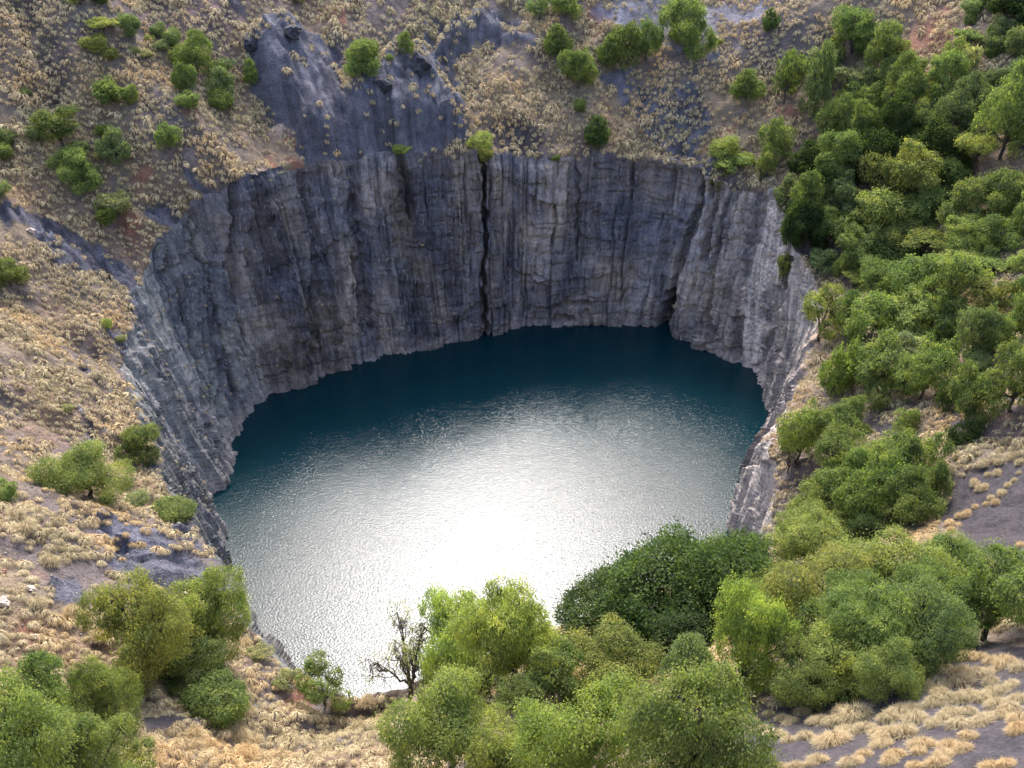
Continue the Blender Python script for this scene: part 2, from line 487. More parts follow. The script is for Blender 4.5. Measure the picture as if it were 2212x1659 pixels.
# fissures and caves read off the photograph
def groove(pts, w, depth, shade=None):
    global d, stain_shade
    jx = PX + 5 * fbm(ARCc / 2.5, Zc / 3, 45, 2)
    m = 1 - sstep(w * 0.5, w * 1.3, line_d(jx, PY, pts))
    d = d + depth * m
    stain_shade = np.maximum(stain_shade, m * (shade if shade is not None else 0.6))  # darkens groove colour: wet stain, plus shade painted into fissures and caves
stain_shade = np.zeros(d.shape)
groove([(1040, 320), (1046, 420), (1048, 520), (1044, 600), (1050, 730)], 6, 5, .75)
groove([(862, 335), (880, 400), (884, 470)], 7, 2.5, .6)
groove([(768, 440), (772, 520), (790, 600), (800, 720)], 17, 3.2, .35)
groove([(560, 385), (555, 500), (590, 600)], 18, 1.5, .45)
groove([(500, 400), (505, 520), (520, 640), (545, 750)], 9, 2.4, .55)
groove([(650, 380), (680, 520), (665, 700), (665, 800)], 12, 1.6, .45)
groove([(1245, 345), (1247, 450), (1244, 560)], 4, 1.6, .5)
groove([(1368, 340), (1362, 440), (1350, 520)], 4, 1.2, .4)
groove([(1515, 380), (1500, 470), (1470, 560), (1446, 640), (1435, 705)], 9, 3.2, .6)
groove([(1442, 645), (1434, 712)], 15, 8, .9)
groove([(1205, 688), (1232, 690)], 9, 3.0, .6)
groove([(1200, 660), (1270, 650)], 7, 1.4, .4)
groove([(1536, 400), (1520, 560)], 11, 2.6, .55)
groove([(1570, 430), (1548, 600), (1540, 740)], 6, 1.6, .45)
groove([(1700, 560), (1672, 660), (1640, 740), (1615, 800)], 9, 2.2, .6)
groove([(1590, 690), (1580, 780)], 7, 1.8, .55)
groove([(1655, 640), (1640, 700)], 16, 2.0, .5)
groove([(420, 480), (470, 640), (500, 760), (515, 860)], 7, 1.8, .5)
groove([(360, 560), (420, 720), (450, 860), (470, 960)], 6, 1.5, .45)
groove([(440, 620), (480, 800), (490, 950)], 5, 1.3, .4)
fade = 0.55 + 0.45 * np.clip((Fc + 0.05) / 0.12, 0, 1)      # calmer at the waterline
fade = fade * (1 - 0.5 * sstep(0.93, 1.0, Fc))
d = d * fade * 0.85
vis_w = np.clip(1 - (sstep(-118, -104, degs) * (1 - sstep(-66, -58, degs))), 0.25, 1)   # near shore stays below the sight line
d = d * vis_w
Rd = Rc + d
ledge = 0.18 * rough * fbm(s / 1.1, h / 1.1, 46, 2)
V = np.stack([CX + Rd * np.cos(Tc), CY + Rd * np.sin(Tc), Zc + ledge * sstep(0.0, .1, Fc)], -1)
top_shift = d[-1].copy(); top_z = V[-1, :, 2].copy()
# rock colour
c_mid = np.array([.165, .165, .185]); c_brn = np.array([.235, .205, .180]); c_left = np.array([.160, .167, .160]); c_right = np.array([.46, .395, .34])
q = np.clip(0.5 + 0.9 * fbm(ARCc / 9, Zc / 16, 47, 4), 0, 1)[..., None]
rock = c_mid * (1 - q) + c_brn * q
lm = (Lc * (0.6 + 0.4 * vnoise(ARCc / 6, Zc / 14, 48)))[..., None]
rock = rock * (1 - lm) + c_left * lm
rgm = (np.broadcast_to(sstep(-80, -50, degs) * (1 - sstep(30, 62, degs)), Tc.shape) * (0.7 + 0.3 * vnoise(ARCc / 5, Zc / 14, 49)))[..., None]
crt = c_right * (1 + .25 * sstep(.35, .9, Fc))[..., None]
rock = rock * (1 - rgm) + crt * rgm
blk = .5 * off + .5 * colo + .35 * off2
blk2 = .5 * offA + .6 * colA
rock = rock * (1 + 0.25 * blk + 0.42 * blk2)[..., None]
wetc = sstep(.52, .68, vnoise(s / 4.2, Zc / 45, 139))[..., None] * .48 * (1 - .4 * Rgt)[..., None]
rock = rock * (1 - wetc) + np.array([.05, .055, .085]) * wetc
rock = rock * (1 - 0.75 * stain_shade)[..., None]
lowb = ((1 - sstep(1.5, 5.5, Zc + 1.2 * fbm(ARCc / 5, Zc / 5, 51, 3))) * 0.55)[..., None]
rock = rock * (1 - lowb) + np.array([.27, .235, .215]) * lowb
ii, jj = np.meshgrid(np.arange(NR - 1), np.arange(NT), indexing='ij')
j2 = (jj + 1) % NT
F = np.stack([ii * NT + jj, ii * NT + j2, (ii + 1) * NT + j2, (ii + 1) * NT + jj], -1).reshape(-1, 4)[:, ::-1]
me = new_mesh("rock_cliff", V.reshape(-1, 3), F, smooth=False, attrs={"rock": rock.reshape(-1, 3)})
link("rock_cliff", me, M_rock, kind='structure', label="sheer dark shale cliff ringing the green lake")
cliff_bvh_src = (V.reshape(-1, 3), F)

# ------------------------------------------------------------------ slopes above the cliff, out to the plain
rows = np.concatenate([np.arange(0, 100, 0.62), np.geomspace(100, 3200, 46)])
NG = len(rows)
Dg, Tg = np.meshgrid(rows, TH, indexing='ij')
ARCg = np.broadcast_to(ARC, Tg.shape)
Rg = RT + Dg + top_shift * np.exp(-Dg / 5.0)
Hg = SL * Dg
Zg = ZT + Hg
cap = 150 + 3 * fbm(Rg * np.cos(Tg) / 90, Rg * np.sin(Tg) / 90, 3, 3)
k = 9.0
Zg = -k * np.log(np.exp(-(Zg - 100) / k) + np.exp(-(cap - 100) / k)) + 100
XY = np.stack([CX + Rg * np.cos(Tg), CY + Rg * np.sin(Tg), Zg], -1)
MK = masks(XY)
ease = np.clip(Dg / 4.0, 0, 1)
far_out = 1 - sstep(180, 400, Rg)
u = ARCg * 1.25
WX = Rg * np.cos(Tg); WY = Rg * np.sin(Tg)
gul = fbm(ARCg / 11 + 0.04 * Dg, Dg / 70, 11, 3)
z = 2.8 * gul + 1.6 * fbm(WX / 11, WY / 11, 12, 4) + 0.35 * fbm(WX / 2.4, WY / 2.4, 13, 3)
# leaning strata ribs where the shale shows, on the left side above all
rib = fbm((u + 1.1 * Dg) / 3.0, (Dg - 0.9 * u) / 26, 14, 3)
lefty = np.broadcast_to(left, Tg.shape)
z += (0.9 * lefty + 0.35) * rib * (0.35 + 0.9 * MK['shale'])
o, f, b = worley(u / 3.2, Dg / 7.5, 15)
z += MK['shale'] * (0.8 * o + 1.5 * f + 0.7 * fbm((u + .25 * Dg) / 2.6, Dg / 12, 18, 4))
z += MK['pink'] * 0.9 * fbm(WX / 2.5, WY / 2.5, 19, 4)
z -= 4.5 * MK['gully']
# the two shale noses that stand out of the far slope
for sp, amp in ((SPUR_A, 9.0), (SPUR_B, 9.5), (SHALE[2], 4.5), (SHALE[4], 3.0)):
    z += amp * sstep(-6, 48, poly_sd(MK['X'] + 8 * fbm(u / 6, Dg / 6, 16, 3), MK['Y'], sp))
smoothing = np.clip(MK['ash'] * 0.85 + MK['talus'] * 0.7, 0, 1)
z = z * (1 - 0.85 * smoothing) + smoothing * 0.8 * fbm(WX / 25, WY / 25, 17, 2)
Zg = Zg + z * ease * far_out
Zg[0] = top_z
Zg[1] = np.maximum(Zg[1], top_z - 0.2)
G = np.stack([CX + Rg * np.cos(Tg), CY + Rg * np.sin(Tg), Zg], -1)
tan_ = np.array([.205, .160, .108]); purp = np.array([.125, .106, .104]); shale = np.array([.112, .117, .150])
ashc = np.array([.043, .040, .047]); talc = np.array([.20, .185, .20]); redc = np.array([.25, .10, .065]); pinkc = np.array([.46, .36, .29])
q = np.clip(0.45 + 0.8 * fbm(WX / 18, WY / 18, 21, 4), 0, 1)[..., None]
soil = tan_ * q + purp * (1 - q)
q = np.clip(-0.5 + 1.5 * fbm(WX / 15, WY / 15, 22, 4), 0, 0.12)[..., None]
soil = soil * (1 - q) + redc * q
for nm, cc, st in (('talus', talc, .9), ('pink', pinkc, .75), ('red', redc, .6), ('shale', shale, .92), ('ash', ashc, .95), ('gully', purp * 0.8, .8)):
    w = (MK[nm] * st)[..., None]
    soil = soil * (1 - w) + cc * w
# streaks down the bare talus
st = fbm(ARCg / 1.6, Dg / 40, 23, 3)
soil = soil * (1 + 0.22 * st * MK['talus'])[..., None]
q = (MK['talus'] * np.clip(0.2 + fbm(ARCg / 6, Dg / 60, 24, 2), 0, .7))[..., None]
soil = soil * (1 - q) + np.array([.14, .15, .20]) * q
grit = 1 - 0.75 * MK['ash'] - 0.4 * MK['talus'] + 0.8 * MK['shale']
soil = soil * (1 + .35 * MK['shale'] * fbm((u + .25 * Dg) / 1.8, Dg / 14, 20, 3))[..., None]
ii, jj = np.meshgrid(np.arange(NG - 1), np.arange(NT), indexing='ij')
j2 = (jj + 1) % NT
F = np.stack([ii * NT + jj, ii * NT + j2, (ii + 1) * NT + j2, (ii + 1) * NT + jj], -1).reshape(-1, 4)[:, ::-1]
me = new_mesh("slope_ground", G.reshape(-1, 3), F, smooth=True, attrs={"soil": soil.reshape(-1, 3), "grit": grit.ravel()})
link("slope_ground", me, M_ground, kind='structure', label="steep dry talus slopes of shale and brown earth around the pit")
ground_bvh = BVHTree.FromPolygons([tuple(v) for v in G[:175].reshape(-1, 3).tolist()], F[F.max(1) < 175 * NT].tolist())

# ------------------------------------------------------------------ water
ring = np.stack([CX + (RW + 7) * np.cos(TH), CY + (RW + 7) * np.sin(TH), np.zeros(NT)], -1)[::10]
me = bpy.data.meshes.new("lake_water")
me.from_pydata([tuple(p) for p in ring.tolist()], [], [list(range(len(ring)))])
link("lake_water", me, M_water, kind='structure', label="deep teal lake water with bright ripples at the bottom of the pit")

def ground_at(fx, fy):
    d_ = Vector(ray(fx, fy)).normalized()
    hit = ground_bvh.ray_cast(Vector((0, 0, CAMZ)), d_, 2000)
    return hit[0]
def ground_below(x, y):
    hit = ground_bvh.ray_cast(Vector((x, y, 400)), Vector((0, 0, -1)), 2000)
    return hit[0]

cliff_bvh = BVHTree.FromPolygons([tuple(v) for v in cliff_bvh_src[0].tolist()], cliff_bvh_src[1].tolist())
def surface_at(fx, fy):
    """nearest rock or slope seen at that place"""
    d_ = Vector(ray(fx, fy)).normalized(); o_ = Vector((0, 0, CAMZ))
    a_ = ground_bvh.ray_cast(o_, d_, 2000); b_ = cliff_bvh.ray_cast(o_, d_, 2000)
    hits = [h_ for h_ in (a_, b_) if h_[0] is not None]
    return min(hits, key=lambda h_: h_[3])[0] if hits else None
# ------------------------------------------------------------------ trees and shrubs
def unit(n, r):
    v = r.normal(size=(n, 3)); return v / np.linalg.norm(v, axis=1)[:, None]

def noise3(P, s, seed):
    return (vnoise(P[:, 0] * s + 3.1 * P[:, 2] * s, P[:, 1] * s - 1.7 * P[:, 2] * s, seed) + vnoise(P[:, 2] * s * 1.3, P[:, 0] * s + P[:, 1] * s, seed + 5)) * 0.5

def make_lobes(kind, r):
    L = []
    if kind == 'pepper':
        L.append((0, 0, 6.4, 2.3))
        k = r.integers(7, 10)
        for i in range(k):
            a = 2 * math.pi * (i + r.uniform(-.3, .3)) / k
            q = r.uniform(2.3, 3.7)
            L.append((q * math.cos(a), q * math.sin(a), r.uniform(1.6, 7.2), r.uniform(1.2, 2.2)))
        for i in range(4):
            a = r.uniform(0, 6.28); q = r.uniform(.8, 2.0)
            L.append((q * math.cos(a), q * math.sin(a), r.uniform(5.8, 9.0), r.uniform(.9, 1.6)))
        st, droop, fl = 1.05, 1.45, 1.0
    elif kind == 'dark':
        L.append((0, 0, 6.2, 3.0))
        for i in range(13):
            a = 2 * math.pi * i / 13 * 1.618; q = r.uniform(2.0, 3.7)
            L.append((q * math.cos(a), q * math.sin(a), r.uniform(1.8, 7.2) * (1 - .05 * q), r.uniform(1.2, 2.0)))
        st, droop, fl = .85, 1.0, 1.0
    elif kind == 'acacia':
        for i in range(9):
            a = 2 * math.pi * i / 9 + r.uniform(-.3, .3); q = r.uniform(.6, 3.7)
            L.append((q * math.cos(a), q * math.sin(a), 8.2 - .35 * q + r.uniform(-1.4, .4), r.uniform(1.2, 1.9)))
        st, droop, fl = .42, .42, 1.0
    elif kind == 'open':
        for i in range(8):
            a = 2 * math.pi * i / 8 * 1.618; q = r.uniform(1.0, 3.5)
            L.append((q * math.cos(a), q * math.sin(a), r.uniform(4.0, 8.6), r.uniform(1.0, 1.8)))
        st, droop, fl = .9, 1.5, 1.0
    elif kind == 'bare':
        for i in range(8):
            a = 2 * math.pi * i / 8 * 1.618; q = r.uniform(.8, 3.8)
            L.append((q * math.cos(a), q * math.sin(a), r.uniform(3.5, 8.8), r.uniform(1.2, 1.8)))
        st, droop, fl = 1.0, 1.5, 1.0
    else:                                   # shrub: round, down to the ground
        L.append((0, 0, 4.6, 3.3))
        for i in range(9):
            a = 2 * math.pi * i / 9 * 1.618; q = r.uniform(1.2, 3.2)
            L.append((q * math.cos(a), q * math.sin(a), r.uniform(2.2, 7.6), r.uniform(1.4, 2.2)))
        st, droop, fl = 1.0, 1.25, 1.0
    return np.array(L), st, droop

def crown_mesh(name, kind, seed, n, ll, lw):
    r = np.random.default_rng(seed)
    L, st, droop = make_lobes(kind, r)
    # smaller bosses on every lobe give the lumpy outline
    sub = []
    nb = {'pepper': 7, 'dark': 8, 'acacia': 4, 'open': 5, 'bare': 3}.get(kind, 6)
    for (x, y, z, q) in L:
        for d in unit(nb, r):
            d[2] = abs(d[2]) * 0.8 if r.random() < .65 else d[2]
            sub.append((x + d[0] * q * .9, y + d[1] * q * .9, z + d[2] * q * .9 * (st if kind == 'acacia' else 1), q * r.uniform(.18, .55)))
    A = np.concatenate([L, np.array(sub)])
    wgt = A[:, 3] ** 2; wgt = wgt / wgt.sum()
    P = []; D = []; cnt = 0
    while cnt < n:
        m = n
        idx = r.choice(len(A), m, p=wgt)
        d = unit(m, r)
        rad = A[idx, 3] * (1 - 0.32 * r.random(m) ** 1.5)
        zz = np.where(d[:, 2] > 0, d[:, 2] * st, d[:, 2] * droop)
        p = A[idx, :3] + np.stack([d[:, 0] * rad, d[:, 1] * rad, zz * rad], 1)
        keep = p[:, 2] > 0.25
        # not deep inside another lobe
        inside = np.zeros(m, bool)
        for j in range(len(L)):
            q = (p - L[j, :3]) / np.array([1, 1, max(st, .5)]); inside |= (np.linalg.norm(q, axis=1) < L[j, 3] * .72) & (idx != j)
        keep &= ~(inside & (r.random(m) < .85))
        nz = noise3(p, 1.1, seed)
        keep &= (nz + 0.16 * r.random(m)) > {'pepper': .36, 'dark': .34, 'acacia': .40, 'open': .52, 'bare': .60}.get(kind, .42)
        if kind != 'bare': keep &= noise3(p, .55, seed + 7) > (.30 if kind != 'shrub' else .26)
        P.append(p[keep]); D.append(d[keep]); cnt += keep.sum()
    P = np.concatenate(P)[:n]; D = np.concatenate(D)[:n]
    P += r.normal(size=P.shape) * .10
    # a few wisps beyond the outline
    w = r.random(n) < .13
    P[w] += D[w] * r.uniform(.1, .8, (w.sum(), 1))
    down = {'pepper': .9, 'open': .9, 'bare': .9, 'dark': .15, 'acacia': .1}.get(kind, .35)
    ax = D * .55 + r.normal(size=P.shape) * .45; ax[:, 2] -= down
    ax /= np.linalg.norm(ax, axis=1)[:, None]
    nn = D + r.normal(size=P.shape) * .55 + np.array([0, 0, .35])
    sd = np.cross(ax, nn); sd /= np.linalg.norm(sd, axis=1)[:, None] + 1e-9
    sl_ = (ll * r.uniform(.7, 1.35, n))[:, None]; sw = (lw * r.uniform(.7, 1.3, n))[:, None]
    v0 = P; v1 = P + ax * sl_ * .5 + sd * sw * .5; v2 = P + ax * sl_ + np.array([0, 0, -.02]); v3 = P + ax * sl_ * .5 - sd * sw * .5
    V = np.stack([v0, v1, v2, v3], 1).reshape(-1, 3)
    F = np.arange(n * 4).reshape(-1, 4)
    clump = noise3(P, .9, seed + 40)
    tint = np.clip(.5 + (clump - .5) * 1.3 + r.normal(size=n) * .17 , 0, 1)
    return new_mesh(name, V, F, attrs={"tint": np.repeat(tint, 4)}), L

def tubes_mesh(name, paths, sides=6):
    V = []; F = []; off = 0
    for pts, rad in paths:
        pts = np.asarray(pts, float); m = len(pts)
        for i in range(m):
            t = pts[min(i + 1, m - 1)] - pts[max(i - 1, 0)]; t /= np.linalg.norm(t) + 1e-9
            a = np.cross(t, [0.31, 0.9, 0.2]); a /= np.linalg.norm(a) + 1e-9; b = np.cross(t, a)
            for k in range(sides):
                th = 2 * math.pi * k / sides
                V.append(pts[i] + rad[i] * (math.cos(th) * a + math.sin(th) * b))
        for i in range(m - 1):
            for k in range(sides):
                k2 = (k + 1) % sides
                F.append([off + i * sides + k, off + i * sides + k2, off + (i + 1) * sides + k2, off + (i + 1) * sides + k])
        off += m * sides
    return new_mesh(name, np.array(V), np.array(F), smooth=True)

def curve_pts(a, b, sag, r, n=7):
    t = np.linspace(0, 1, n)[:, None]
    p = np.asarray(a) * (1 - t) + np.asarray(b) * t
    p[:, 2] += (np.sin(t[:, 0] * math.pi) * sag)
    j = r.normal(size=(n, 3)) * .12; j[0] = 0; j[-1] = 0
    return p + j

def trunk_mesh(name, kind, L, seed):
    r = np.random.default_rng(seed + 900)
    paths = []
    fork = np.array([r.uniform(-.3, .3), r.uniform(-.3, .3), {'acacia': 3.0, 'shrub': .8, 'dark': 1.6}.get(kind, 1.7)])
    paths.append((curve_pts([0, 0, -1.0], fork, 0, r, 5), np.linspace(.30, .22, 5)))
    for (x, y, z, q) in L:
        e = np.array([x, y, z])
        m = curve_pts(fork, e, r.uniform(.2, .9), r, 8)
        paths.append((m, np.linspace(.15, .05, 8)))
        nb = {'bare': 9, 'open': 6, 'pepper': 4}.get(kind, 2)
        for d in unit(nb, r):
            s0 = m[r.integers(3, 8)]
            tip = e + d * q * np.array([1, 1, .9])
            mid = curve_pts(s0, tip, r.uniform(0, .5), r, 6)
            if kind in ('bare', 'open', 'pepper'):
                mid[-1, 2] -= .7
            paths.append((mid, np.linspace(.06, .018, 6)))
            if kind == 'bare':
                for _ in range(5):
                    i0 = r.integers(2, 6); tp = mid[i0] + unit(1, r)[0] * .9 - np.array([0, 0, .8])
                    paths.append((curve_pts(mid[i0], tp, .2, r, 4), np.linspace(.025, .01, 4)))
    return tubes_mesh(name, paths, 5)

VARIANTS = {}
def variant(kind, big, k):
    key = (kind, big, k)
    if key not in VARIANTS:
        seed = abs(hash((len(kind) * 7 + ord(kind[0]), int(big), k))) % 9999 + 3
        nmax = {2: 36000, 1: 12000, 0: 4500}[big]
        ll, lw = {2: (.22, .095), 1: (.36, .17), 0: (.55, .30)}[big]
        f = {'open': .55, 'bare': .06, 'acacia': .6, 'dark': 1.05}.get(kind, 1.0)
        if kind == 'dark': ll, lw = ll * .95, lw * 1.5
        cr, L = crown_mesh(kind + "_crown", kind, seed, int(nmax * f), ll, lw)
        tk = trunk_mesh(kind + "_trunk", kind, L, seed)
        cr.materials.append(M_leaf); tk.materials.append(M_bark)
        co = np.empty(len(cr.vertices) * 3, np.float32); cr.vertices.foreach_get("co", co); co = co.reshape(-1, 3)
        wid = (np.percentile(co[:, 0], 98.5) - np.percentile(co[:, 0], 1.5) + np.percentile(co[:, 1], 98.5) - np.percentile(co[:, 1], 1.5)) / 2
        VARIANTS[key] = (cr, tk, wid, float(np.percentile(co[:, 2], 99)))
    return VARIANTS[key]

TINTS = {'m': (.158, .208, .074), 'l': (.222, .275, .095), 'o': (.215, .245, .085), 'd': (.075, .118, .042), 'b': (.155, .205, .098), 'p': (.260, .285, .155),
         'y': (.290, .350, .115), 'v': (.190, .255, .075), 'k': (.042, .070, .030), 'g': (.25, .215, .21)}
KINDS = {'P': 'pepper', 'D': 'dark', 'A': 'acacia', 'O': 'open', 'B': 'bare', 'S': 'shrub'}
NAMES = {'P': ('pepper_tree', 'tree'), 'D': ('evergreen_tree', 'tree'), 'A': ('acacia_tree', 'tree'), 'O': ('open_tree', 'tree'), 'B': ('bare_tree', 'tree'), 'S': ('shrub', 'shrub')}
tree_count = [0]
TREES_AT = []
def tree(cx, bottom, w, h, kind, tint, label, group):
    tree_count[0] += 1
    n = tree_count[0]
    r = np.random.default_rng(n * 13 + 1)
    if group == GR: w, h = w * 1.04, h * 1.30
    elif group in (GN, GL): w, h = w * 1.06, h * 1.0
    else: w, h = w * 1.05, h * 1.12
    g = surface_at(cx, bottom - 0.12 * w)
    if g is None or g.z < 5:
        print("no ground for tree", cx, bottom); return
    dep = project(np.array(g))[2]
    ang = math.atan2(CAMZ - g.z, math.hypot(g.x, g.y))
    wm = w * dep / FPX
    hm = max((h * dep / FPX - .30 * wm * math.sin(ang)) / math.cos(ang), .55 * wm)
    big = 2 if w >= 130 else (1 if w >= 66 else 0)
    K = KINDS[kind]
    cr, tk, wid, top = variant(K, big, int(r.integers(0, {2: 3, 1: 4, 0: 4}[big])) if K in ('pepper', 'shrub') else int(r.integers(0, 2)))
    nm, cat = NAMES[kind]
    root = link(nm, None, label=label, category=cat, group=group)
    root.empty_display_size = .5
    root.location = (g.x, g.y, g.z - .15)
    sx = wm / wid; sz = hm / top
    root.scale = (sx * r.uniform(.97, 1.05), sx * r.uniform(.97, 1.05), sz)
    root.rotation_euler = (r.uniform(-.05, .05), r.uniform(-.05, .05), r.uniform(0, 6.28))
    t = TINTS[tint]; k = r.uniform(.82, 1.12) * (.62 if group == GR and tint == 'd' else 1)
    c = link("crown", cr, parent=root); c.color = (t[0] * k * r.uniform(.93, 1.07), t[1] * k, t[2] * k, 1)
    link("trunk", tk, parent=root)
    TREES_AT.append((g.x, g.y, wm * .5, K))
    return root

GU = 'trees scattered over the upper left slope'
GC = 'trees and shrubs on the far slope above the cliff'
GR = 'trees of the wood on the right slope'
GN = 'trees of the near bank in front of the water'
GL = 'shrubs and trees of the lower left slope'
GE = 'plants growing on the cliff edge'
T = []
def add(g, rows_):
    for r_ in rows_: T.append(r_ + (g,))
add(GU, [
 (225,86,62,38,'A','o',"flat-topped olive acacia high on the upper left slope, above a smaller acacia"),
 (283,84,44,46,'S','b',"rounded blue-green tree right beside the flat-topped olive acacia near the top left"),
 (340,80,30,26,'S','b',"small dull green bush between the blue-green tree and the shale nose at the top"),
 (208,118,46,34,'S','o',"olive green shrub directly below the flat-topped acacia at upper left"),
 (237,133,34,24,'S','o',"low olive shrub touching the lower right of a larger olive shrub, upper left slope"),
 (373,106,36,36,'S','b',"blue-green rounded shrub just up the slope from the tallest tree of the upper left"),
 (350,110,34,18,'S','p',"flat pale olive shrub at the foot of a blue-green shrub, upper left slope"),
 (325,92,20,14,'S','o',"tiny dull bush among tufts between two blue-green shrubs, upper left"),
 (315,125,26,14,'S','p',"pale low bush on open tufted ground left of the tallest upper left tree"),
 (292,116,20,13,'S','p',"smallest pale bush on open tufted ground at upper left"),
 (428,166,66,80,'P','m',"tall rounded green tree, largest of the column of trees on the upper left slope"),
 (390,148,38,34,'S','m',"low green side tree leaning out left from the tallest upper left tree"),
 (405,207,44,62,'P','m',"upright dense green tree second in the column below the tallest upper left tree"),
 (405,238,42,32,'S','m',"squat round bush at the foot of the column of green trees, upper left"),
 (480,165,48,32,'O','b',"dull sparse tree top behind a pale one, right of the tallest upper left tree"),
 (480,205,54,50,'P','b',"pale grey-green tree right of the upright dense one on the upper left slope"),
 (480,240,46,42,'S','m',"bright rounded bush low in the hollow right of the squat round bush"),
 (546,187,32,50,'P','m',"narrow upright green tree beside the left shale nose"),
 (237,230,60,50,'D','m',"wide dark green thicket alone in the middle of the upper left slope"),
 (284,226,28,36,'S','m',"round bush joined to the right end of the wide dark green thicket"),
 (138,332,80,84,'O','m',"open tree with bare forking trunks and ragged crown on the left slope"),
 (80,305,40,26,'S','b',"thin grey-green bush left of the open forked tree"),
 (173,338,38,30,'S','b',"dull green bush at the right foot of the open forked tree"),
 (15,318,38,36,'S','b',"grey-green bush at the left frame edge above a brighter one"),
 (6,350,44,36,'S','m',"brighter green bush at the left frame edge below a grey-green one"),
 (228,297,30,24,'S','v',"small dark yellow-green bush above the tall grey-green tree of the left slope"),
 (254,357,56,70,'P','b',"tall grey-green drooping tree near the red earth patch"),
 (365,328,52,52,'P','m',"round compact green tree standing alone above the red earth patch"),
 (170,417,84,80,'P','m',"broad bright green tree with visible dark trunk on the middle left slope"),
 (254,466,62,44,'S','p',"pale green feathery bush above the vivid green bush"),
 (235,489,38,36,'S','v',"vivid green small round bush at the end of the shale band, left slope"),
 (5,425,32,28,'S','b',"pale bush cut by the left frame edge beside the broad bright tree"),
 (175,16,62,34,'O','o',"olive tree at the very top left of the picture"),
 (222,12,36,24,'S','d',"dark small bush at the top edge right of the olive tree"),
 (55,206,24,14,'S','b',"tiny dim bush in the shaded purple gully at the far left"),
 (215,345,22,14,'S','p',"tiny pale bush between the dull bush and the tall grey-green tree"),
])
add(GC, [
 (640,12,44,22,'O','o',"thin olive tree at the top edge above the left shale nose"),
 (800,140,44,44,'P','m',"rear green tree of the pair above the right shale nose"),
 (782,168,64,66,'P','m',"front dense green tree of the pair above the right shale nose"),
 (878,116,32,40,'P','m',"small neat green tree on the very crest of the right shale nose"),
 (842,131,16,12,'S','m',"tiny bush halfway between the crest tree and the pair above the right shale nose"),
 (1165,46,48,44,'O','b',"open grey-green tree left of a denser one at the top centre"),
 (1220,44,60,54,'P','m',"dense green tree at the top centre, cut by no edge, right of an open one"),
 (1203,128,50,62,'P','m',"upright green tree with two stacked lobes, centre of the far slope"),
 (1250,200,66,78,'P','m',"large green tree nearest below the two-lobed upright tree, centre of the far slope"),
 (1252,244,24,25,'S','m',"small lone bush between the large centre tree and the cliff edge tree"),
 (1288,326,52,64,'P','d',"dark green tree standing right on the far cliff edge"),
 (1312,150,40,62,'P','m',"leftmost of the three joined trees above the blue-grey slab"),
 (1352,150,62,82,'P','m',"middle and fullest of the three joined trees above the blue-grey slab"),
 (1396,136,52,76,'P','m',"rightmost of the three joined trees above the blue-grey slab"),
 (1476,128,98,104,'P','m',"largest single dark rounded tree at the top centre-right of the far slope"),
 (1663,68,32,40,'P','d',"small dark upright tree alone high on the smooth talus at upper right"),
 (1612,222,58,60,'P','m',"round green tree alone on the tufted slope at the right of the far cliff"),
 (1555,95,16,10,'S','o',"tiny olive bush on the talus right of the largest dark rounded tree"),
])
add(GE, [
 (1040,328,48,34,'S','y',"yellow-green bush overhanging the long black fissure"),
 (1048,352,30,30,'S','o',"brownish creeper hanging just under the yellow-green bush in the fissure top"),
 (866,334,34,18,'S','y',"small yellow-green bush on the cliff edge left of the long fissure"),
 (1200,348,18,12,'S','m',"tiny green plant clinging under the rim right of the long fissure"),
 (1560,345,54,44,'S','y',"yellow-green creeper clump at the head of the right-hand crack"),
 (1575,385,60,38,'O','y',"thin yellow creeper trailing over the rim below the creeper clump"),
 (1608,360,40,24,'S','y',"small yellow-green patch right of the creeper clump on the rim"),
 (1548,420,30,50,'O','o',"olive creeper hanging down inside the right-hand crack"),
 (1708,540,40,90,'D','d',"dark hanging greenery at the top of the right wall under the purple bush"),
 (1690,610,28,60,'O','o',"thin dark greenery hanging lower in the cleft of the right wall"),
 (262,740,22,16,'S','p',"tiny pale bush on the left cliff edge"),
 (232,715,22,26,'O','y',"wispy yellow-green bush beside the grey slabs at left"),
])
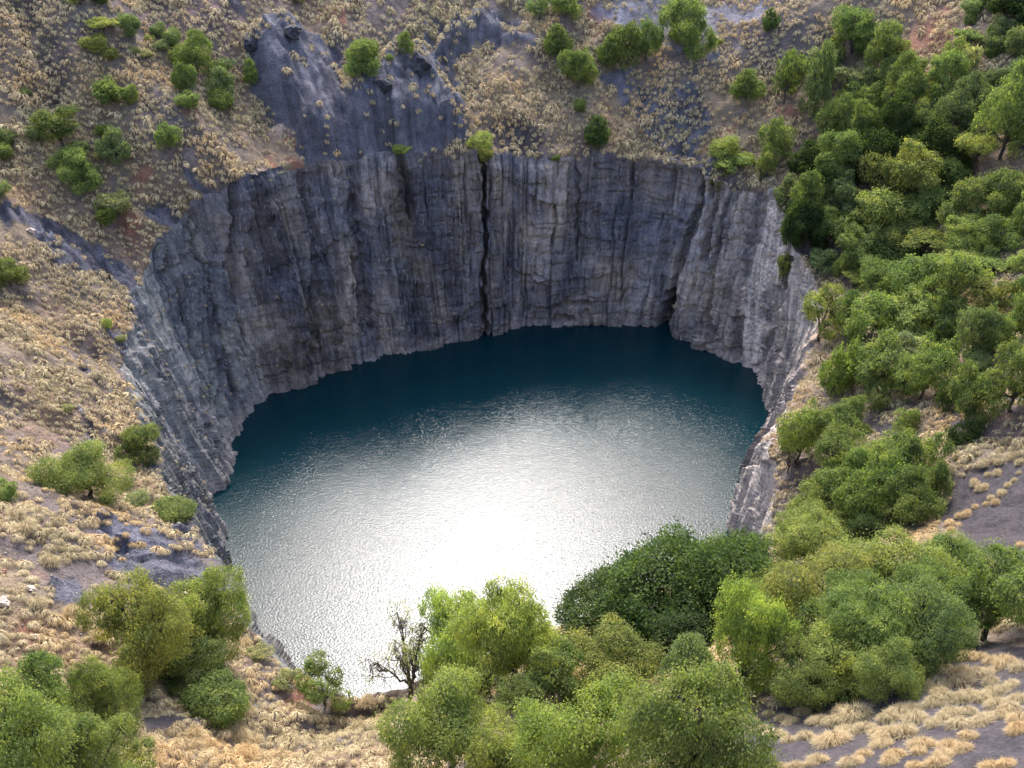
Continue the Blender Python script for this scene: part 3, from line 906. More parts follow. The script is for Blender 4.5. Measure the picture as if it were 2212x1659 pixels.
add(GR, [
 (1840,128,92,76,'P','m',"broad two-humped tree at the top of the right wood"),
 (1800,136,44,46,'P','o',"small olive tree at the left foot of the broad two-humped tree"),
 (1790,160,42,38,'S','b',"grey-green bush lowest left of the top group of the right wood"),
 (1865,120,50,60,'P','b',"duller tree behind the right side of the broad two-humped tree"),
 (1908,158,74,78,'P','m',"tree with a visible short trunk right of the broad two-humped tree"),
 (1925,185,58,46,'P','m',"low lobe-like tree directly below the short-trunked tree"),
 (1942,160,40,36,'D','d',"dark bush against the right side of the short-trunked tree"),
 (1695,230,60,88,'O','m',"slender leaning tree with a dark trunk on the left fringe of the right wood"),
 (1758,256,62,116,'P','b',"tall columnar grey-green tree between the leaning tree and the wood"),
 (1780,190,44,50,'P','b',"thin tree top showing behind the tall columnar tree"),
 (1832,205,60,44,'O','p',"pale feathery tree in the upper part of the right wood"),
 (1868,215,50,50,'P','b',"bluish rounded tree beside the pale feathery one"),
 (1840,240,60,46,'P','m',"bright front tree below the pale feathery one"),
 (1880,250,50,50,'P','m',"drooping tree right of the bright front tree, upper wood"),
 (1945,245,80,92,'P','m',"round full tree at the centre top of the right wood"),
 (1978,170,34,34,'S','b',"small dull tree top between the round full tree and the one on its right"),
 (2030,232,80,84,'P','m',"light green spreading tree right of the round full one, with a ragged top"),
 (2020,250,34,32,'P','b',"little round tree tucked under the light green spreading one"),
 (2053,164,42,62,'O','m',"narrow tree with see-through base near the upper right corner"),
 (2090,166,38,48,'S','p',"pale grey-green round bush beside the narrow see-through tree"),
 (2080,114,58,34,'A','m',"flat green acacia above the narrow see-through tree"),
 (2095,36,38,26,'S','b',"upper of two small bushes under the dark top right gully"),
 (2092,56,24,22,'S','m',"lower of two small bushes under the dark top right gully"),
 (2155,95,50,42,'P','b',"dull tree just below the dark top right gully"),
 (2150,120,48,34,'S','b',"low bush under the dull tree below the top right gully"),
 (2137,130,26,22,'S','m',"tiny round bush left of the low bush near the right edge"),
 (2195,130,50,50,'S','b',"grey bush at the right frame edge near the top"),
 (2190,186,62,42,'P','b',"spreading bush at the right edge above the big weeping tree"),
 (2145,186,48,30,'S','b',"dull low bush left of the spreading bush at the right edge"),
 (2172,50,62,52,'D','d',"dark tree inside the shaded gully at the top right corner"),
 (2130,14,56,24,'D','k',"blackish tree at the upper end of the shaded gully, top right"),
 (2205,22,50,40,'D','k',"blackish tree in the extreme top right corner"),
 (2205,70,40,40,'D','k',"blackish tree on the right frame edge within the shaded gully"),
 (1672,346,62,64,'P','m',"green tree near the cliff edge with a smaller one at its lower left"),
 (1650,390,42,58,'P','l',"lighter small tree at the lower left of a green one near the cliff edge"),
 (1795,325,80,88,'P','m',"lumpy green tree crowning the upper left of the dense wood"),
 (1850,330,66,84,'P','m',"pale topped tree right of the lumpy one, dense wood"),
 (1750,392,80,62,'D','d',"dark low thicket at the cliff side of the dense wood"),
 (1810,390,90,84,'P','m',"yellow-lit drooping tree above the dark thicket"),
 (1800,420,70,50,'D','d',"dark trough tree between the drooping tree and the paler ones below"),
 (1880,310,34,34,'P','y',"small yellow-green tree top among dark trees"),
 (1870,400,90,86,'D','d',"blue-black tree in the heart of the wood"),
 (1930,330,84,90,'D','d',"large blackish evergreen in the heart of the wood"),
 (1985,325,72,74,'P','m',"brighter green tree framed by blackish evergreens"),
 (2015,370,90,80,'D','d',"blackish evergreen right of the heart of the wood"),
 (1925,385,80,60,'D','k',"darkest low evergreen under the heart of the wood"),
 (2060,300,80,90,'P','b',"dull large tree left of the big weeping tree"),
 (2100,270,70,80,'P','b',"grey-green rear tree behind the big weeping tree"),
 (2160,356,122,158,'P','m',"big dark weeping tree at the right edge, upper wood"),
 (2205,300,60,110,'P','m',"weeping tree cut by the right edge behind the big one"),
 (2055,385,70,50,'D','d',"dark shadowy bush under the big weeping tree's left side"),
 (2100,392,80,74,'A','o',"olive layered acacia below the big weeping tree"),
 (1900,450,82,86,'P','o',"olive-yellow lobed tree, left of the twin lobed trees"),
 (1965,470,110,118,'P','o',"broad lobed yellowish tree at the middle of the wood"),
 (2030,440,74,72,'P','m',"green tree closing the right end of the lobed yellowish tree"),
 (1985,480,60,50,'D','d',"dark gap tree beneath the broad lobed yellowish tree"),
 (1700,455,54,56,'P','b',"grey-green tree on the cliff brink beside the purple bush"),
 (1692,500,46,66,'B','g',"purple-grey leafless bush on the cliff brink"),
 (1752,482,78,86,'P','m',"rounded tree next to the purple-grey leafless bush"),
 (1810,470,64,72,'P','b',"blue-green tree behind the rounded tree near the cliff"),
 (1735,545,84,76,'P','d',"dark drooping tree hanging over the cliff brink"),
 (1850,500,74,60,'P','b',"plain green tree in front of the blue-green one"),
 (1800,540,70,70,'P','m',"loose green tree left of the very bright broad crown"),
 (1880,545,120,100,'P','l',"very bright broad crown in the middle of the right wood"),
 (1855,580,90,66,'P','m',"green skirt tree below the very bright broad crown"),
 (1940,555,80,62,'P','o',"yellowish side tree right of the very bright broad crown"),
 (1992,495,84,64,'P','m',"pale dome between the lobed yellowish tree and the flat olive one"),
 (1990,568,92,52,'A','o',"flat olive acacia in the middle of the wood"),
 (2035,470,50,40,'P','d',"small dark tree under the right end of the lobed tree"),
 (2085,500,98,84,'P','m',"large soft tree right of the pale dome"),
 (2160,490,96,86,'P','m',"large soft tree near the right edge, beside its twin"),
 (2205,520,60,80,'P','m',"tree cut by the right edge under the soft twins"),
 (2075,560,80,66,'P','l',"bright green tree below the large soft tree"),
 (2150,560,88,68,'P','m',"mid-green tree at the right, above the flat twin acacias"),
 (2205,590,50,40,'P','l',"bright bush at the right edge beside the flat twin acacias"),
 (1782,592,56,40,'P','b',"dull tree on the brink above the leaning tree"),
 (1826,608,48,70,'P','m',"column-like green tree at the upper brink"),
 (1870,610,70,50,'P','m',"green hump right of the column-like tree"),
 (1930,600,90,54,'D','d',"dark hollow tree between the green hump and the flat acacia"),
 (2082,602,84,40,'A','l',"upper of the flat twin acacias at the bare patch"),
 (2142,600,62,22,'A','l',"lower and smaller of the flat twin acacias at the bare patch"),
 (2010,605,60,40,'P','b',"small greyish tree left of the flat twin acacias"),
 (1890,668,92,74,'P','m',"round crown at the left of the middle row"),
 (1840,640,50,40,'A','o',"little pale flat tree at the left tip of the middle row"),
 (1960,672,110,96,'P','m',"big drooping crown at the centre of the middle row"),
 (2045,700,112,112,'P','l',"tall tree showing dark stems at the right of the middle row"),
 (2130,700,74,76,'O','o',"open olive tree right of the tall tree with dark stems"),
 (2200,682,56,76,'P','m',"green tree at the right edge beside the open olive tree"),
 (1768,748,88,92,'O','o',"thin leaning tree reaching out over the right wall"),
 (1838,740,78,82,'P','m',"dense tree just behind the thin leaning one"),
 (1885,765,108,96,'P','l',"bright wide crown at the centre of the right bank"),
 (1975,745,120,84,'P','l',"brightest flat-headed crown of the right bank"),
 (2030,770,60,60,'P','d',"shaded tree under the tall tree with dark stems"),
 (1965,790,70,50,'O','p',"grey washed-out tree below the brightest flat-headed crown"),
 (2095,800,76,108,'P','b',"tall plain tree right of the shaded tree"),
 (2150,775,64,70,'P','m',"rounded tree behind the tall plain tree"),
 (2192,740,60,80,'P','m',"tree cut by the right edge behind the rounded tree"),
 (1795,872,60,90,'P','v',"vivid tree lowest left of the right bank, beside the pink rock"),
 (1838,845,60,80,'P','v',"vivid narrow tree just right of the lowest left one"),
 (1870,800,44,70,'B','g',"grey twiggy bush between vivid trees and the dense weeping ones"),
 (1905,882,124,112,'P','m',"dense weeping tree in the centre of the lower bank"),
 (1985,880,110,110,'P','m',"dense weeping tree joined at the right of another"),
 (2050,890,50,60,'P','d',"dark-footed tree at the right end of the weeping pair"),
 (2090,925,94,100,'P','m',"round weeping tree standing in front of the ash slope"),
 (2180,900,112,130,'P','m',"big weeping tree at the right edge above the ash slope"),
 (2100,840,70,60,'P','b',"grey-green crown behind the round weeping tree"),
 (2072,968,62,46,'S','d',"low dark bush at the foot of the round weeping tree"),
 (1720,1010,90,108,'P','l',"bright tree on the brink of the right wall at the lake's widest point"),
 (1700,1030,50,60,'B','g',"grey twiggy growth under the bright brink tree"),
 (1822,960,82,76,'P','m',"pointed tree above the lower thicket, right of the brink tree"),
 (1955,942,50,46,'P','m',"small round tree at the edge of the bare ash"),
 (1810,1050,110,86,'P','m',"left-hand crown of the lower thicket"),
 (1905,1030,90,70,'P','o',"upper olive crown of the lower thicket"),
 (1965,1060,100,110,'O','m',"see-through forked tree at the right of the lower thicket"),
 (1800,1120,110,86,'P','l',"bright front crown of the lower thicket at its left"),
 (1885,1145,120,130,'P','m',"central full crown of the lower thicket"),
 (1960,1150,110,100,'P','m',"right front crown of the lower thicket"),
 (1740,1160,80,70,'P','l',"light crown at the lower left tip of the thicket near pale rock"),
 (1850,1075,90,90,'P','m',"crown filling the lower thicket between its left and olive crowns"),
 (1930,1110,90,100,'P','m',"crown in the very middle of the lower thicket"),
 (1840,1160,90,100,'P','l',"lighter front crown between the bright and the full one in the lower thicket"),
 (1990,1110,70,90,'P','m',"end crown of the lower thicket above the smooth ash"),
 (1700,1200,60,60,'P','l',"small lime crown nearest the pale rock tongue"),
 (1865,1190,90,60,'D','d',"dark shadowed tree at the bottom of the lower thicket"),
])
add(GN, [
 (1440,1405,240,230,'D','d',"tallest central crown of the dark green lakeside mass"),
 (1325,1402,200,150,'D','d',"low left-hand crown of the dark green lakeside mass, out over the water"),
 (1560,1385,215,212,'D','d',"right-hand crown of the dark green lakeside mass"),
 (1645,1335,105,95,'D','d',"dark shoulder tree behind the lime crown at the rock tongue"),
 (1470,1440,120,100,'D','k',"blackish hollow tree below the two dark green lakeside trees"),
 (1745,1240,150,130,'P','l',"lime green crown directly right of the lakeside rock tongue"),
 (1770,1400,210,200,'P','o',"yellow-flecked round tree in the great near thicket, left part"),
 (1910,1350,210,190,'P','o',"yellow-flecked tree at the top middle of the great near thicket"),
 (2030,1310,160,150,'P','m',"tree at the top right of the great near thicket"),
 (1865,1480,180,190,'P','m',"central front tree of the great near thicket"),
 (1975,1460,160,200,'P','b',"full tree at the right front of the great near thicket"),
 (1790,1510,120,130,'P','l',"lighter low tree at the front foot of the great near thicket"),
 (1910,1518,130,130,'P','m',"low round tree at the front foot of the great thicket, nearest the ash tufts"),
 (1170,1640,110,90,'P','o',"low olive bush-like tree between the leftmost and vivid front row trees"),
 (1670,1400,130,130,'P','o',"olive tree at the left shoulder of the great near thicket"),
 (1830,1420,170,170,'P','m',"middle tree of the great near thicket behind the front ones"),
 (1980,1380,150,160,'P','m',"upper right inner tree of the great near thicket"),
 (1730,1520,150,140,'P','m',"low front tree of the great near thicket on the left"),
 (2040,1410,130,160,'P','m',"drooping tree at the right end of the great near thicket"),
 (2130,1405,180,230,'O','m',"open tree with a dark forked trunk at the right edge"),
 (1590,1530,150,240,'P','v',"tall cone-shaped vivid green tree left of the great near thicket"),
 (1480,1490,100,110,'D','b',"blue-grey small tree at the left foot of the cone-shaped one"),
 (1085,1515,185,240,'P','y',"yellow-green weeping tree against the bright water, right half"),
 (985,1505,150,205,'P','y',"yellow-green airy tree against the bright water, left half"),
 (1000,1530,110,110,'O','p',"pale feathery tree in front of the two yellow-green ones"),
 (1140,1470,120,130,'P','o',"olive tree at the right shoulder of the yellow-green pair"),
 (885,1525,125,175,'B','p',"thin nearly leafless tree against the bright water"),
 (1195,1520,110,130,'P','m',"shaded green tree between the yellow-green pair and the dome"),
 (1330,1525,190,160,'P','o',"broad olive dome in front of the dark lakeside tree"),
 (1130,1545,90,70,'S','m',"low dark green bush under the yellow-green pair"),
 (975,1700,205,215,'P','l',"bright lime drooping tree at the bottom, leftmost of the front row"),
 (1090,1740,120,150,'P','o',"olive bushy tree cut by the bottom edge next to the leftmost front tree"),
 (1265,1740,245,225,'P','v',"vivid green tree at the bottom centre cut by the frame"),
 (1400,1640,130,120,'P','l',"small lime tree between the bottom vivid tree and the one on its right"),
 (1490,1760,270,275,'P','m',"large green tree rightmost of the front row at the bottom"),
 (705,1535,92,100,'O','m',"small dark-trunked tree standing alone against the bright water"),
])
add(GL, [
 (345,1480,190,230,'P','o',"left-hand crown of the big olive thicket at lower left"),
 (455,1440,150,190,'P','o',"right-hand crown of the big olive thicket, touching the water"),
 (405,1485,150,110,'P','m',"low front crown of the big olive thicket at lower left"),
 (485,1570,112,98,'S','m',"grey-green bush below the big olive thicket"),
 (110,1570,110,150,'P','m',"dome at the top of the bottom left corner mass"),
 (245,1610,130,180,'P','m',"right-hand tree of the bottom left corner mass"),
 (90,1760,230,280,'P','m',"large front tree filling the bottom left corner"),
 (215,1740,180,190,'P','m',"front tree right of the one filling the bottom left corner"),
 (300,1720,100,110,'O','o',"thin olive bush at the right end of the bottom left mass"),
 (305,995,80,76,'P','m',"round bush on the left cliff brink"),
 (195,1092,146,128,'P','o',"big round olive bush on the left slope beside the brink bush"),
 (388,1128,76,52,'S','m',"low bright bush on the brink above the dark slab"),
 (295,1100,50,36,'S','p',"pale scrubby bush left of the low bright brink bush"),
 (25,626,64,66,'P','m',"green bush at the left edge halfway down the picture"),
 (14,1088,44,50,'S','m',"small bush at the left edge beside the big round olive bush"),
 (622,1500,52,48,'O','p',"wispy bush silhouetted against the water at the near rim"),
 (560,1430,50,30,'O','p',"brownish scrub on the near rim right of the big olive thicket"),
 (148,890,24,18,'S','p',"small pale bush among tufts in the middle of the left slope"),
])
for row in T:
    tree(*row)

# ------------------------------------------------------------------ dry grass tufts
def tuft_blades(n, segs, r, spread=1.0, width=.05):
    """n blades in a rounded unit mound: verts, faces(tri), tint"""
    th = r.uniform(0, 6.283, n); el = np.arccos(np.clip(r.uniform(-.05, 1, n), 0, 1)) * .98
    d = np.stack([np.sin(el) * np.cos(th), np.sin(el) * np.sin(th), np.cos(el)], 1)
    b = np.stack([np.cos(th), np.sin(th), np.zeros(n)], 1) * (r.uniform(0, .4, n) * spread)[:, None]
    ln = r.uniform(.72, 1.0, n)[:, None]
    tip = d * ln * np.array([.92, .92, 1.0])
    side = np.stack([-np.sin(th), np.cos(th), np.zeros(n)], 1) + r.normal(size=(n, 3)) * .45
    side = side / np.linalg.norm(side, axis=1)[:, None] * width
    tint = np.clip(r.normal(.5, .2, n), 0, 1)
    def dome(e_, rr_):
        return np.stack([np.sin(e_) * np.cos(th) * .98, np.sin(e_) * np.sin(th) * .98, np.cos(e_) * .95], 1) * rr_[:, None]
    e0 = el * .55; rad_ = r.uniform(.86, 1.05, n)
    p0 = dome(e0, rad_ * .94); p1 = dome(np.minimum(el * 1.05 + .45, 1.75), rad_ * 1.02); p1[:, 2] = np.maximum(p1[:, 2], .0)
    # a thatch of drooping bundles over the mound
    VT = np.stack([p0 - side * .75, p0 + side * .75, p1], 1).reshape(-1, 3)
    FT = np.arange(3 * n).reshape(-1, 3)
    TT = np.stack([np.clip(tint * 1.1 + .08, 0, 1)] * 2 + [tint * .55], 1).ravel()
    if segs == 1:
        k_ = int(n * .5)
        tp2 = tip[:k_] * np.array([1.12, 1.12, 1.22]); sd2 = side[:k_] * .5
        V2 = np.stack([b[:k_] + (tp2 - b[:k_]) * .25 - sd2, b[:k_] + (tp2 - b[:k_]) * .25 + sd2, tp2], 1).reshape(-1, 3)
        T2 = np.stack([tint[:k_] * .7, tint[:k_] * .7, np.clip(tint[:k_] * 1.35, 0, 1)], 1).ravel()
        m_ = int(n * .7) * 3
        return np.concatenate([VT[:m_], V2]), np.concatenate([FT[:m_ // 3], np.arange(3 * k_).reshape(-1, 3) + m_]), np.concatenate([TT[:m_], T2])
    mid = b + (tip - b) * .6 + np.array([0, 0, .14])
    tip = tip * np.array([1.2, 1.2, 1.32]) * r.uniform(.8, 1.22, n)[:, None]; tip[:, 2] -= .05
    V = np.stack([b - side * .6, b + side * .6, mid + side * .9, mid - side * .9, tip], 1).reshape(-1, 3)
    k = np.arange(n)[:, None] * 5
    F = np.concatenate([k + [0, 1, 2], k + [0, 2, 3], k + [3, 2, 4]], 0)
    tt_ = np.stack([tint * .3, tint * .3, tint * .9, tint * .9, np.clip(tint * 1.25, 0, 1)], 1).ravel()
    m_ = int(n * .28) * 3
    return np.concatenate([V, VT[:m_]]), np.concatenate([F, FT[:m_ // 3] + len(V)]), np.concatenate([tt_, TT[:m_]])

# candidates: any cell of the slope mesh in or near the frame
g0 = np.random.default_rng(11)
Gs = G[:172]
mid = Gs[:-1, :, :]
fx, fy, dp = project(mid)
cellA = np.linalg.norm(Gs[1:] - Gs[:-1], axis=2) * np.linalg.norm(np.roll(Gs, -1, 1)[:-1] - Gs[:-1], axis=2)
okc = (dp > 20) & (fx > -260) & (fx < 2480) & (fy > -160) & (fy < 1900) & (mid[..., 2] > 12)
pw = np.where(okc, cellA, 0).ravel(); total = pw.sum(); pw = pw / pw.sum()
NC = int(total / 0.55)
cells = g0.choice(len(pw), NC, p=pw)
ci, cj = cells // NT, cells % NT
a_, b_ = g0.random(NC), g0.random(NC)
cj2 = (cj + 1) % NT
Pt = (Gs[ci, cj] * (1 - a_)[:, None] + Gs[ci + 1, cj] * a_[:, None]) * (1 - b_)[:, None] + (Gs[ci, cj2] * (1 - a_)[:, None] + Gs[ci + 1, cj2] * a_[:, None]) * b_[:, None]
mk = masks(Pt)
TX, TY, TD = project(Pt)
dn = 0.98 + 1.5 * fbm(Pt[:, 0] / 12, Pt[:, 1] / 12, 71, 3) + 0.5 * fbm(Pt[:, 0] / 3.5, Pt[:, 1] / 3.5, 72, 2)
dn = np.clip(dn, 0.05, 1)
dn *= 1 - 0.975 * mk['shale']; dn *= 1 - 1.0 * mk['ash']; dn *= 1 - 0.93 * mk['talus']; dn *= 1 - 0.55 * mk['red']; dn *= 1 - 0.5 * mk['pink'] * (TX > 1600); dn *= 1 - .6 * mk['gully']
def zone(pts, soft=20):
    return sstep(-soft, soft, poly_sd(TX, TY, pts))
# tufts stand thinly on the shale apron at the far cliff edge and on its right
dn = np.maximum(dn, 0.33 * zone([(1360,170),(1530,180),(1560,400),(1360,330)]))
dn = np.maximum(dn, 0.30 * zone([(990,240),(1350,240),(1350,330),(990,330)]))
dn = np.maximum(dn, zone([(330,1600),(470,1560),(700,1540),(850,1510),(930,1530),(930,1760),(330,1760)]))
near_edge = sstep(0, 1.2, (ci + a_) * .62)
dn *= 0.3 + 0.7 * near_edge
spacing = 0.95 + 0.95 * g0.random(NC) ** 2
spacing *= 1 + 0.12 * zone([(0,-200),(2300,-200),(2300,480),(0,480)])
order = g0.permutation(NC)
grid = {}
keep = []
rnd = g0.random(NC)
Pl = Pt.tolist(); dl = dn.tolist(); rl = rnd.tolist(); spl = spacing.tolist()
for i in order.tolist():
    if rl[i] > dl[i]: continue
    x, y, zz = Pl[i]; s_ = spl[i]
    gx, gy, gz = int(x // 2.2), int(y // 2.2), int(zz // 2.2)
    bad = False
    for ax_ in (gx - 1, gx, gx + 1):
        for ay in (gy - 1, gy, gy + 1):
            for az in (gz - 1, gz, gz + 1):
                for (qx, qy, qz, qs) in grid.get((ax_, ay, az), ()):
                    if (qx - x) ** 2 + (qy - y) ** 2 + (qz - zz) ** 2 < (0.5 * (s_ + qs)) ** 2:
                        bad = True; break
                if bad: break
            if bad: break
        if bad: break
    if bad: continue
    grid.setdefault((gx, gy, gz), []).append((x, y, zz, s_))
    keep.append(i)
keep = np.array(keep)
# none under the trunks
ok = np.ones(len(keep), bool)
tp = np.array([(x, y, r_) for x, y, r_, k_ in TREES_AT])
for x, y, r_ in tp:
    ok &= np.hypot(Pt[keep, 0] - x, Pt[keep, 1] - y) > r_ * .55
keep = keep[ok]
size = spacing[keep] * g0.uniform(.52, .90, len(keep)) * (1.08 + .28 * fbm(Pt[keep, 0] / 9, Pt[keep, 1] / 9, 73, 3))
print("tufts", len(keep))

# downhill direction for every tuft: they lean and spill that way
def downhill(P):
    d = np.stack([CX - P[:, 0], CY - P[:, 1]], 1); return d / np.linalg.norm(d, axis=1)[:, None]
KP = Pt[keep]; KD = TD[keep]
inview = (TX[keep] > 0) & (TX[keep] < 2212) & (TY[keep] > 0) & (TY[keep] < 1659)
ang_size = size / KD * inview

# hand placed clumps on the ash slope, elongated along the fall line
z8 = [(430,1350),(400,1420),(520,1400),(560,1300),(650,1330),(600,1440),(690,1470),(700,1350),(780,1290),(850,1350),(800,1450),(900,1350),(890,1480),(980,1470),(1050,1400),(1080,1420),(1030,1280),(1120,1310),(1020,1350),(1190,1390),(1270,1420),(1290,1500),(1340,1440),(1180,1560),(1130,1600),(1090,1620),(1340,1330),(1400,1290),(1480,1270),(1510,1330),(1440,1420),(1550,1500),(1530,1540),(1340,1610),(1380,1570),(1510,1640),(1650,1620),(1690,1570),(1730,1510),(1820,1520),(1850,1440),(1640,1230),(1690,1200),(1640,1120),(1660,1160),(1620,1360),(1680,1330),(1740,1300),(1800,1370),(1850,1290),(1790,1100),(1840,1080),(1800,1030),(1850,1190),(1790,1210),(1900,1050),(1970,1040),(2000,1090),(1940,1200),(2000,1170),(2060,1150),(2130,1110),(2040,1230),(1930,1350),(1980,1320),(2060,1310),(2120,1270),(2180,1330),(2180,1210),(2080,970),(2130,960),(2190,1000),(1700,950),(1780,930),(1850,930),(1930,930),(2000,950),(1620,1030),(1700,1000),(1560,1060),(440,1570),(400,1640),(500,1640),(640,1650),(740,1640),(840,1620),(880,1600),(2000,1640),(2100,1630),(2180,1400)]
z5 = [(1860,1300),(1950,1340),(2050,1330),(2150,1280),(1980,1410),(2040,1400),(1890,1450),(1900,1470),(1960,1490),(2110,1480),(2150,1450),(2000,1560),(1970,1600),(1900,1620),(1850,1650),(1710,1590),(1745,1480),(1660,1500),(1640,1450),(1780,1290),(1670,1340),(2090,1200),(1780,1190),(1740,1390),(2190,1330),(2180,1400),(2130,1300),(2070,1530),(2030,1590),(1930,1500)]
hand = [(1475 + x / 3, 1106 + y / 3, 17 + (9 if 1000 < y < 1560 and x > 950 else 3) * random.random()) for x, y in z8]
hand += [(1475 + x / 3, 553 + y / 3, 9 + 4 * random.random()) for x, y in z5]
hand += [(1475 + x / 3, 1106 + y / 3, 11) for x, y in [(1650,40),(1730,60),(1740,110),(1840,10),(1790,20),(2190,210),(1640,70)]]

NV = 8
tuft_meshes = []
for k in range(NV):
    r_ = np.random.default_rng(300 + k)
    V_, F_, t_ = tuft_blades(720, 3, r_, 1.0, .019)
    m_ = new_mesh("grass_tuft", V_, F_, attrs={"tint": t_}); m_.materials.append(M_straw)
    tuft_meshes.append(m_)
nh = 0
def put_tuft(p, sz, elong, yaw, label, group):
    global nh
    o_ = link("grass_tuft", tuft_meshes[nh % NV], label=label, category="grass tuft", group=group)
    nh += 1
    dx, dy = downhill(np.array([p]))[0]
    o_.location = p
    zax = Vector((dx * .45, dy * .45, 1)).normalized()          # leans with the slope
    ca_ = Vector((dy * math.cos(yaw) + dx * math.sin(yaw), -dx * math.cos(yaw) + dy * math.sin(yaw), 0))
    xax = (ca_ - zax * ca_.dot(zax)).normalized(); yax = zax.cross(xax)
    o_.rotation_euler = Matrix((xax, yax, zax)).transposed().to_euler()
    o_.scale = (sz * elong, sz, sz * .95)
for (hx, hy, rp) in hand:
    g_ = ground_at(hx, hy + rp * .35)
    if g_ is None: continue
    dep = project(np.array(g_))[2]
    ex = hy > 1350
    put_tuft((g_.x, g_.y, g_.z - .06), rp * random.uniform(.8, 1.25) * dep / FPX, random.uniform(1.25, 1.8) if ex else random.uniform(1.0, 1.3), random.uniform(-.45, .35),
        "stiff straw-coloured grass tuft on the bare dark ash slope at lower right" if ex else "straw-coloured grass tuft in a broken line across the smooth ash at the right edge",
        "grass tufts on the ash slope at lower right" if ex else "grass tufts on the smooth ash at the right edge")
n_hand = nh
ordr = np.argsort(-ang_size)
single = ordr[:max(0, 300 - n_hand)]
for i in single.tolist():
    p = KP[i]
    X_ = TX[keep][i]
    if X_ < 930: lb, gp = "bushy pale straw grass tuft on the near bank at the bottom left", "grass tufts on the near bank at bottom left"
    elif X_ < 1560: lb, gp = "straw grass tuft between the green trees of the bottom row", "grass tufts between the bottom trees"
    else: lb, gp = "dry grass tuft on brown earth around the trees at the lower right", "grass tufts around the lower right trees"
    put_tuft((p[0], p[1], p[2] - .05), size[i] * 1.05, random.uniform(1, 1.25), random.uniform(0, 6), lb, gp)
rest = np.ones(len(keep), bool); rest[single] = False
rest = np.nonzero(rest)[0]
def build_stuff(name, idx, n, segs, width, label, r):
    bank = [tuft_blades(n, segs, r, 1.0, width) for _ in range(10)]
    Vs = []; Fs = []; Ts = []; off = 0
    dh = downhill(KP[idx])
    for q, i in enumerate(idx.tolist()):
        V_, F_, t_ = bank[q % 10]
        a = r.uniform(0, 6.283); ca, sa = math.cos(a), math.sin(a); sz = size[i]
        el = r.uniform(1, 1.25)
        x = V_[:, 0] * el; y = V_[:, 1]; z_ = V_[:, 2]
        X_ = (x * ca - y * sa) * sz; Y_ = (x * sa + y * ca) * sz; Z_ = z_ * sz * r.uniform(.8, 1.05)
        dx, dy = dh[q]
        run = X_ * dx + Y_ * dy
        Z_ = Z_ - run * .45
        X_ = X_ + dx * (z_ * sz * .22); Y_ = Y_ + dy * (z_ * sz * .22)
        p = KP[i]
        Vs.append(np.stack([X_ + p[0], Y_ + p[1], Z_ + p[2] - .05], 1)); Fs.append(F_ + off); off += len(V_)
        Ts.append(np.clip(t_ + r.normal() * .12, 0, 1))
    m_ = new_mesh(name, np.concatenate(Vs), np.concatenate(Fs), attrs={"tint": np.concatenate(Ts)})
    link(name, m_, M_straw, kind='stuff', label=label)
rr = np.random.default_rng(77)
# tufts that found a ledge on the rock face
e1 = np.roll(V, -1, 1)[:-1] - V[:-1]; e2 = V[1:] - V[:-1]
nz_ = np.cross(e1, e2); nz_ = np.abs(nz_[..., 2]) / (np.linalg.norm(nz_, axis=2) + 1e-9)
lx_, ly_, ld_ = project(V[:-1])
led = (nz_ > .50) & (V[:-1, :, 2] > 6) & (ly_ < 1300) & (vnoise(ARCc[:-1] / 9, Zc[:-1] / 9, 150) > .42)
li, lj = np.nonzero(led)
pick = rr.choice(len(li), min(650, len(li)), replace=False)
n_old = len(KP)
KP = np.concatenate([KP, V[li[pick], lj[pick]]]); size = np.concatenate([size, rr.uniform(.3, .65, len(pick))])
nearm = KD[rest] < 175
build_stuff("dry_grass", np.arange(n_old, len(KP)), 40, 1, .12, "small dry tufts growing on ledges of the cliff face", rr)
build_stuff("dry_grass", rest[nearm], 130, 1, .07, "dry straw grass tufts covering the nearer slopes", rr)
build_stuff("dry_grass", rest[~nearm], 54, 1, .14, "dry straw grass tufts dotted over the far slopes", rr)

# ------------------------------------------------------------------ single rocks, outcrops, dead wood, loose stones
def rock_mesh(name, seed, sx, sy, sz, rough=.35, n=3):
    import bmesh
    bm = bmesh.new(); bmesh.ops.create_icosphere(bm, subdivisions=n, radius=1.0)
    r = np.random.default_rng(seed)
    P = np.array([v.co[:] for v in bm.verts])
    o_, f_, b_ = worley(P[:, 0] * 1.3 + P[:, 2] + 9 * seed, P[:, 1] * 1.3 + P[:, 2] * .7, seed)
    k_ = 1 + rough * (.5 * o_ + 1.1 * f_) + .10 * fbm(P[:, 0] * 3, P[:, 1] * 3 + P[:, 2] * 3, seed, 3)
    # flat facets cut by random planes
    for d_ in unit(9, r):
        h_ = P @ d_; lim = r.uniform(.6, .85)
        over = h_ > lim
        P[over] -= np.outer(h_[over] - lim, d_)
    P = P * k_[:, None] * np.array([sx, sy, sz])
    for v, p in zip(bm.verts, P): v.co = p
    me_ = bpy.data.meshes.new(name); bm.to_mesh(me_); bm.free()
    return me_
def rock(name, fx_, fy_, w, h, mat, seed, label, cat, sink=.3, rough=.35, group=None, depthk=.8):
    g_ = ground_at(fx_, fy_)
    if g_ is None: return
    k_ = project(np.array(g_))[2] / FPX
    sx, sz = w * k_ / 2, h * k_ / 2
    o_ = link(name, rock_mesh(name, seed, sx, sx * depthk, sz, rough), mat, label=label, category=cat)
    if group: o_["group"] = group
    o_.location = (g_.x, g_.y, g_.z + sz * (1 - 2 * sink)); o_.rotation_euler = (0, 0, random.uniform(-.5, .5))
    return o_
rock("rock_outcrop", 632, 76, 52, 32, M_black, 3, "black rounded rock cap at the tip of the left shale nose", "rock outcrop")
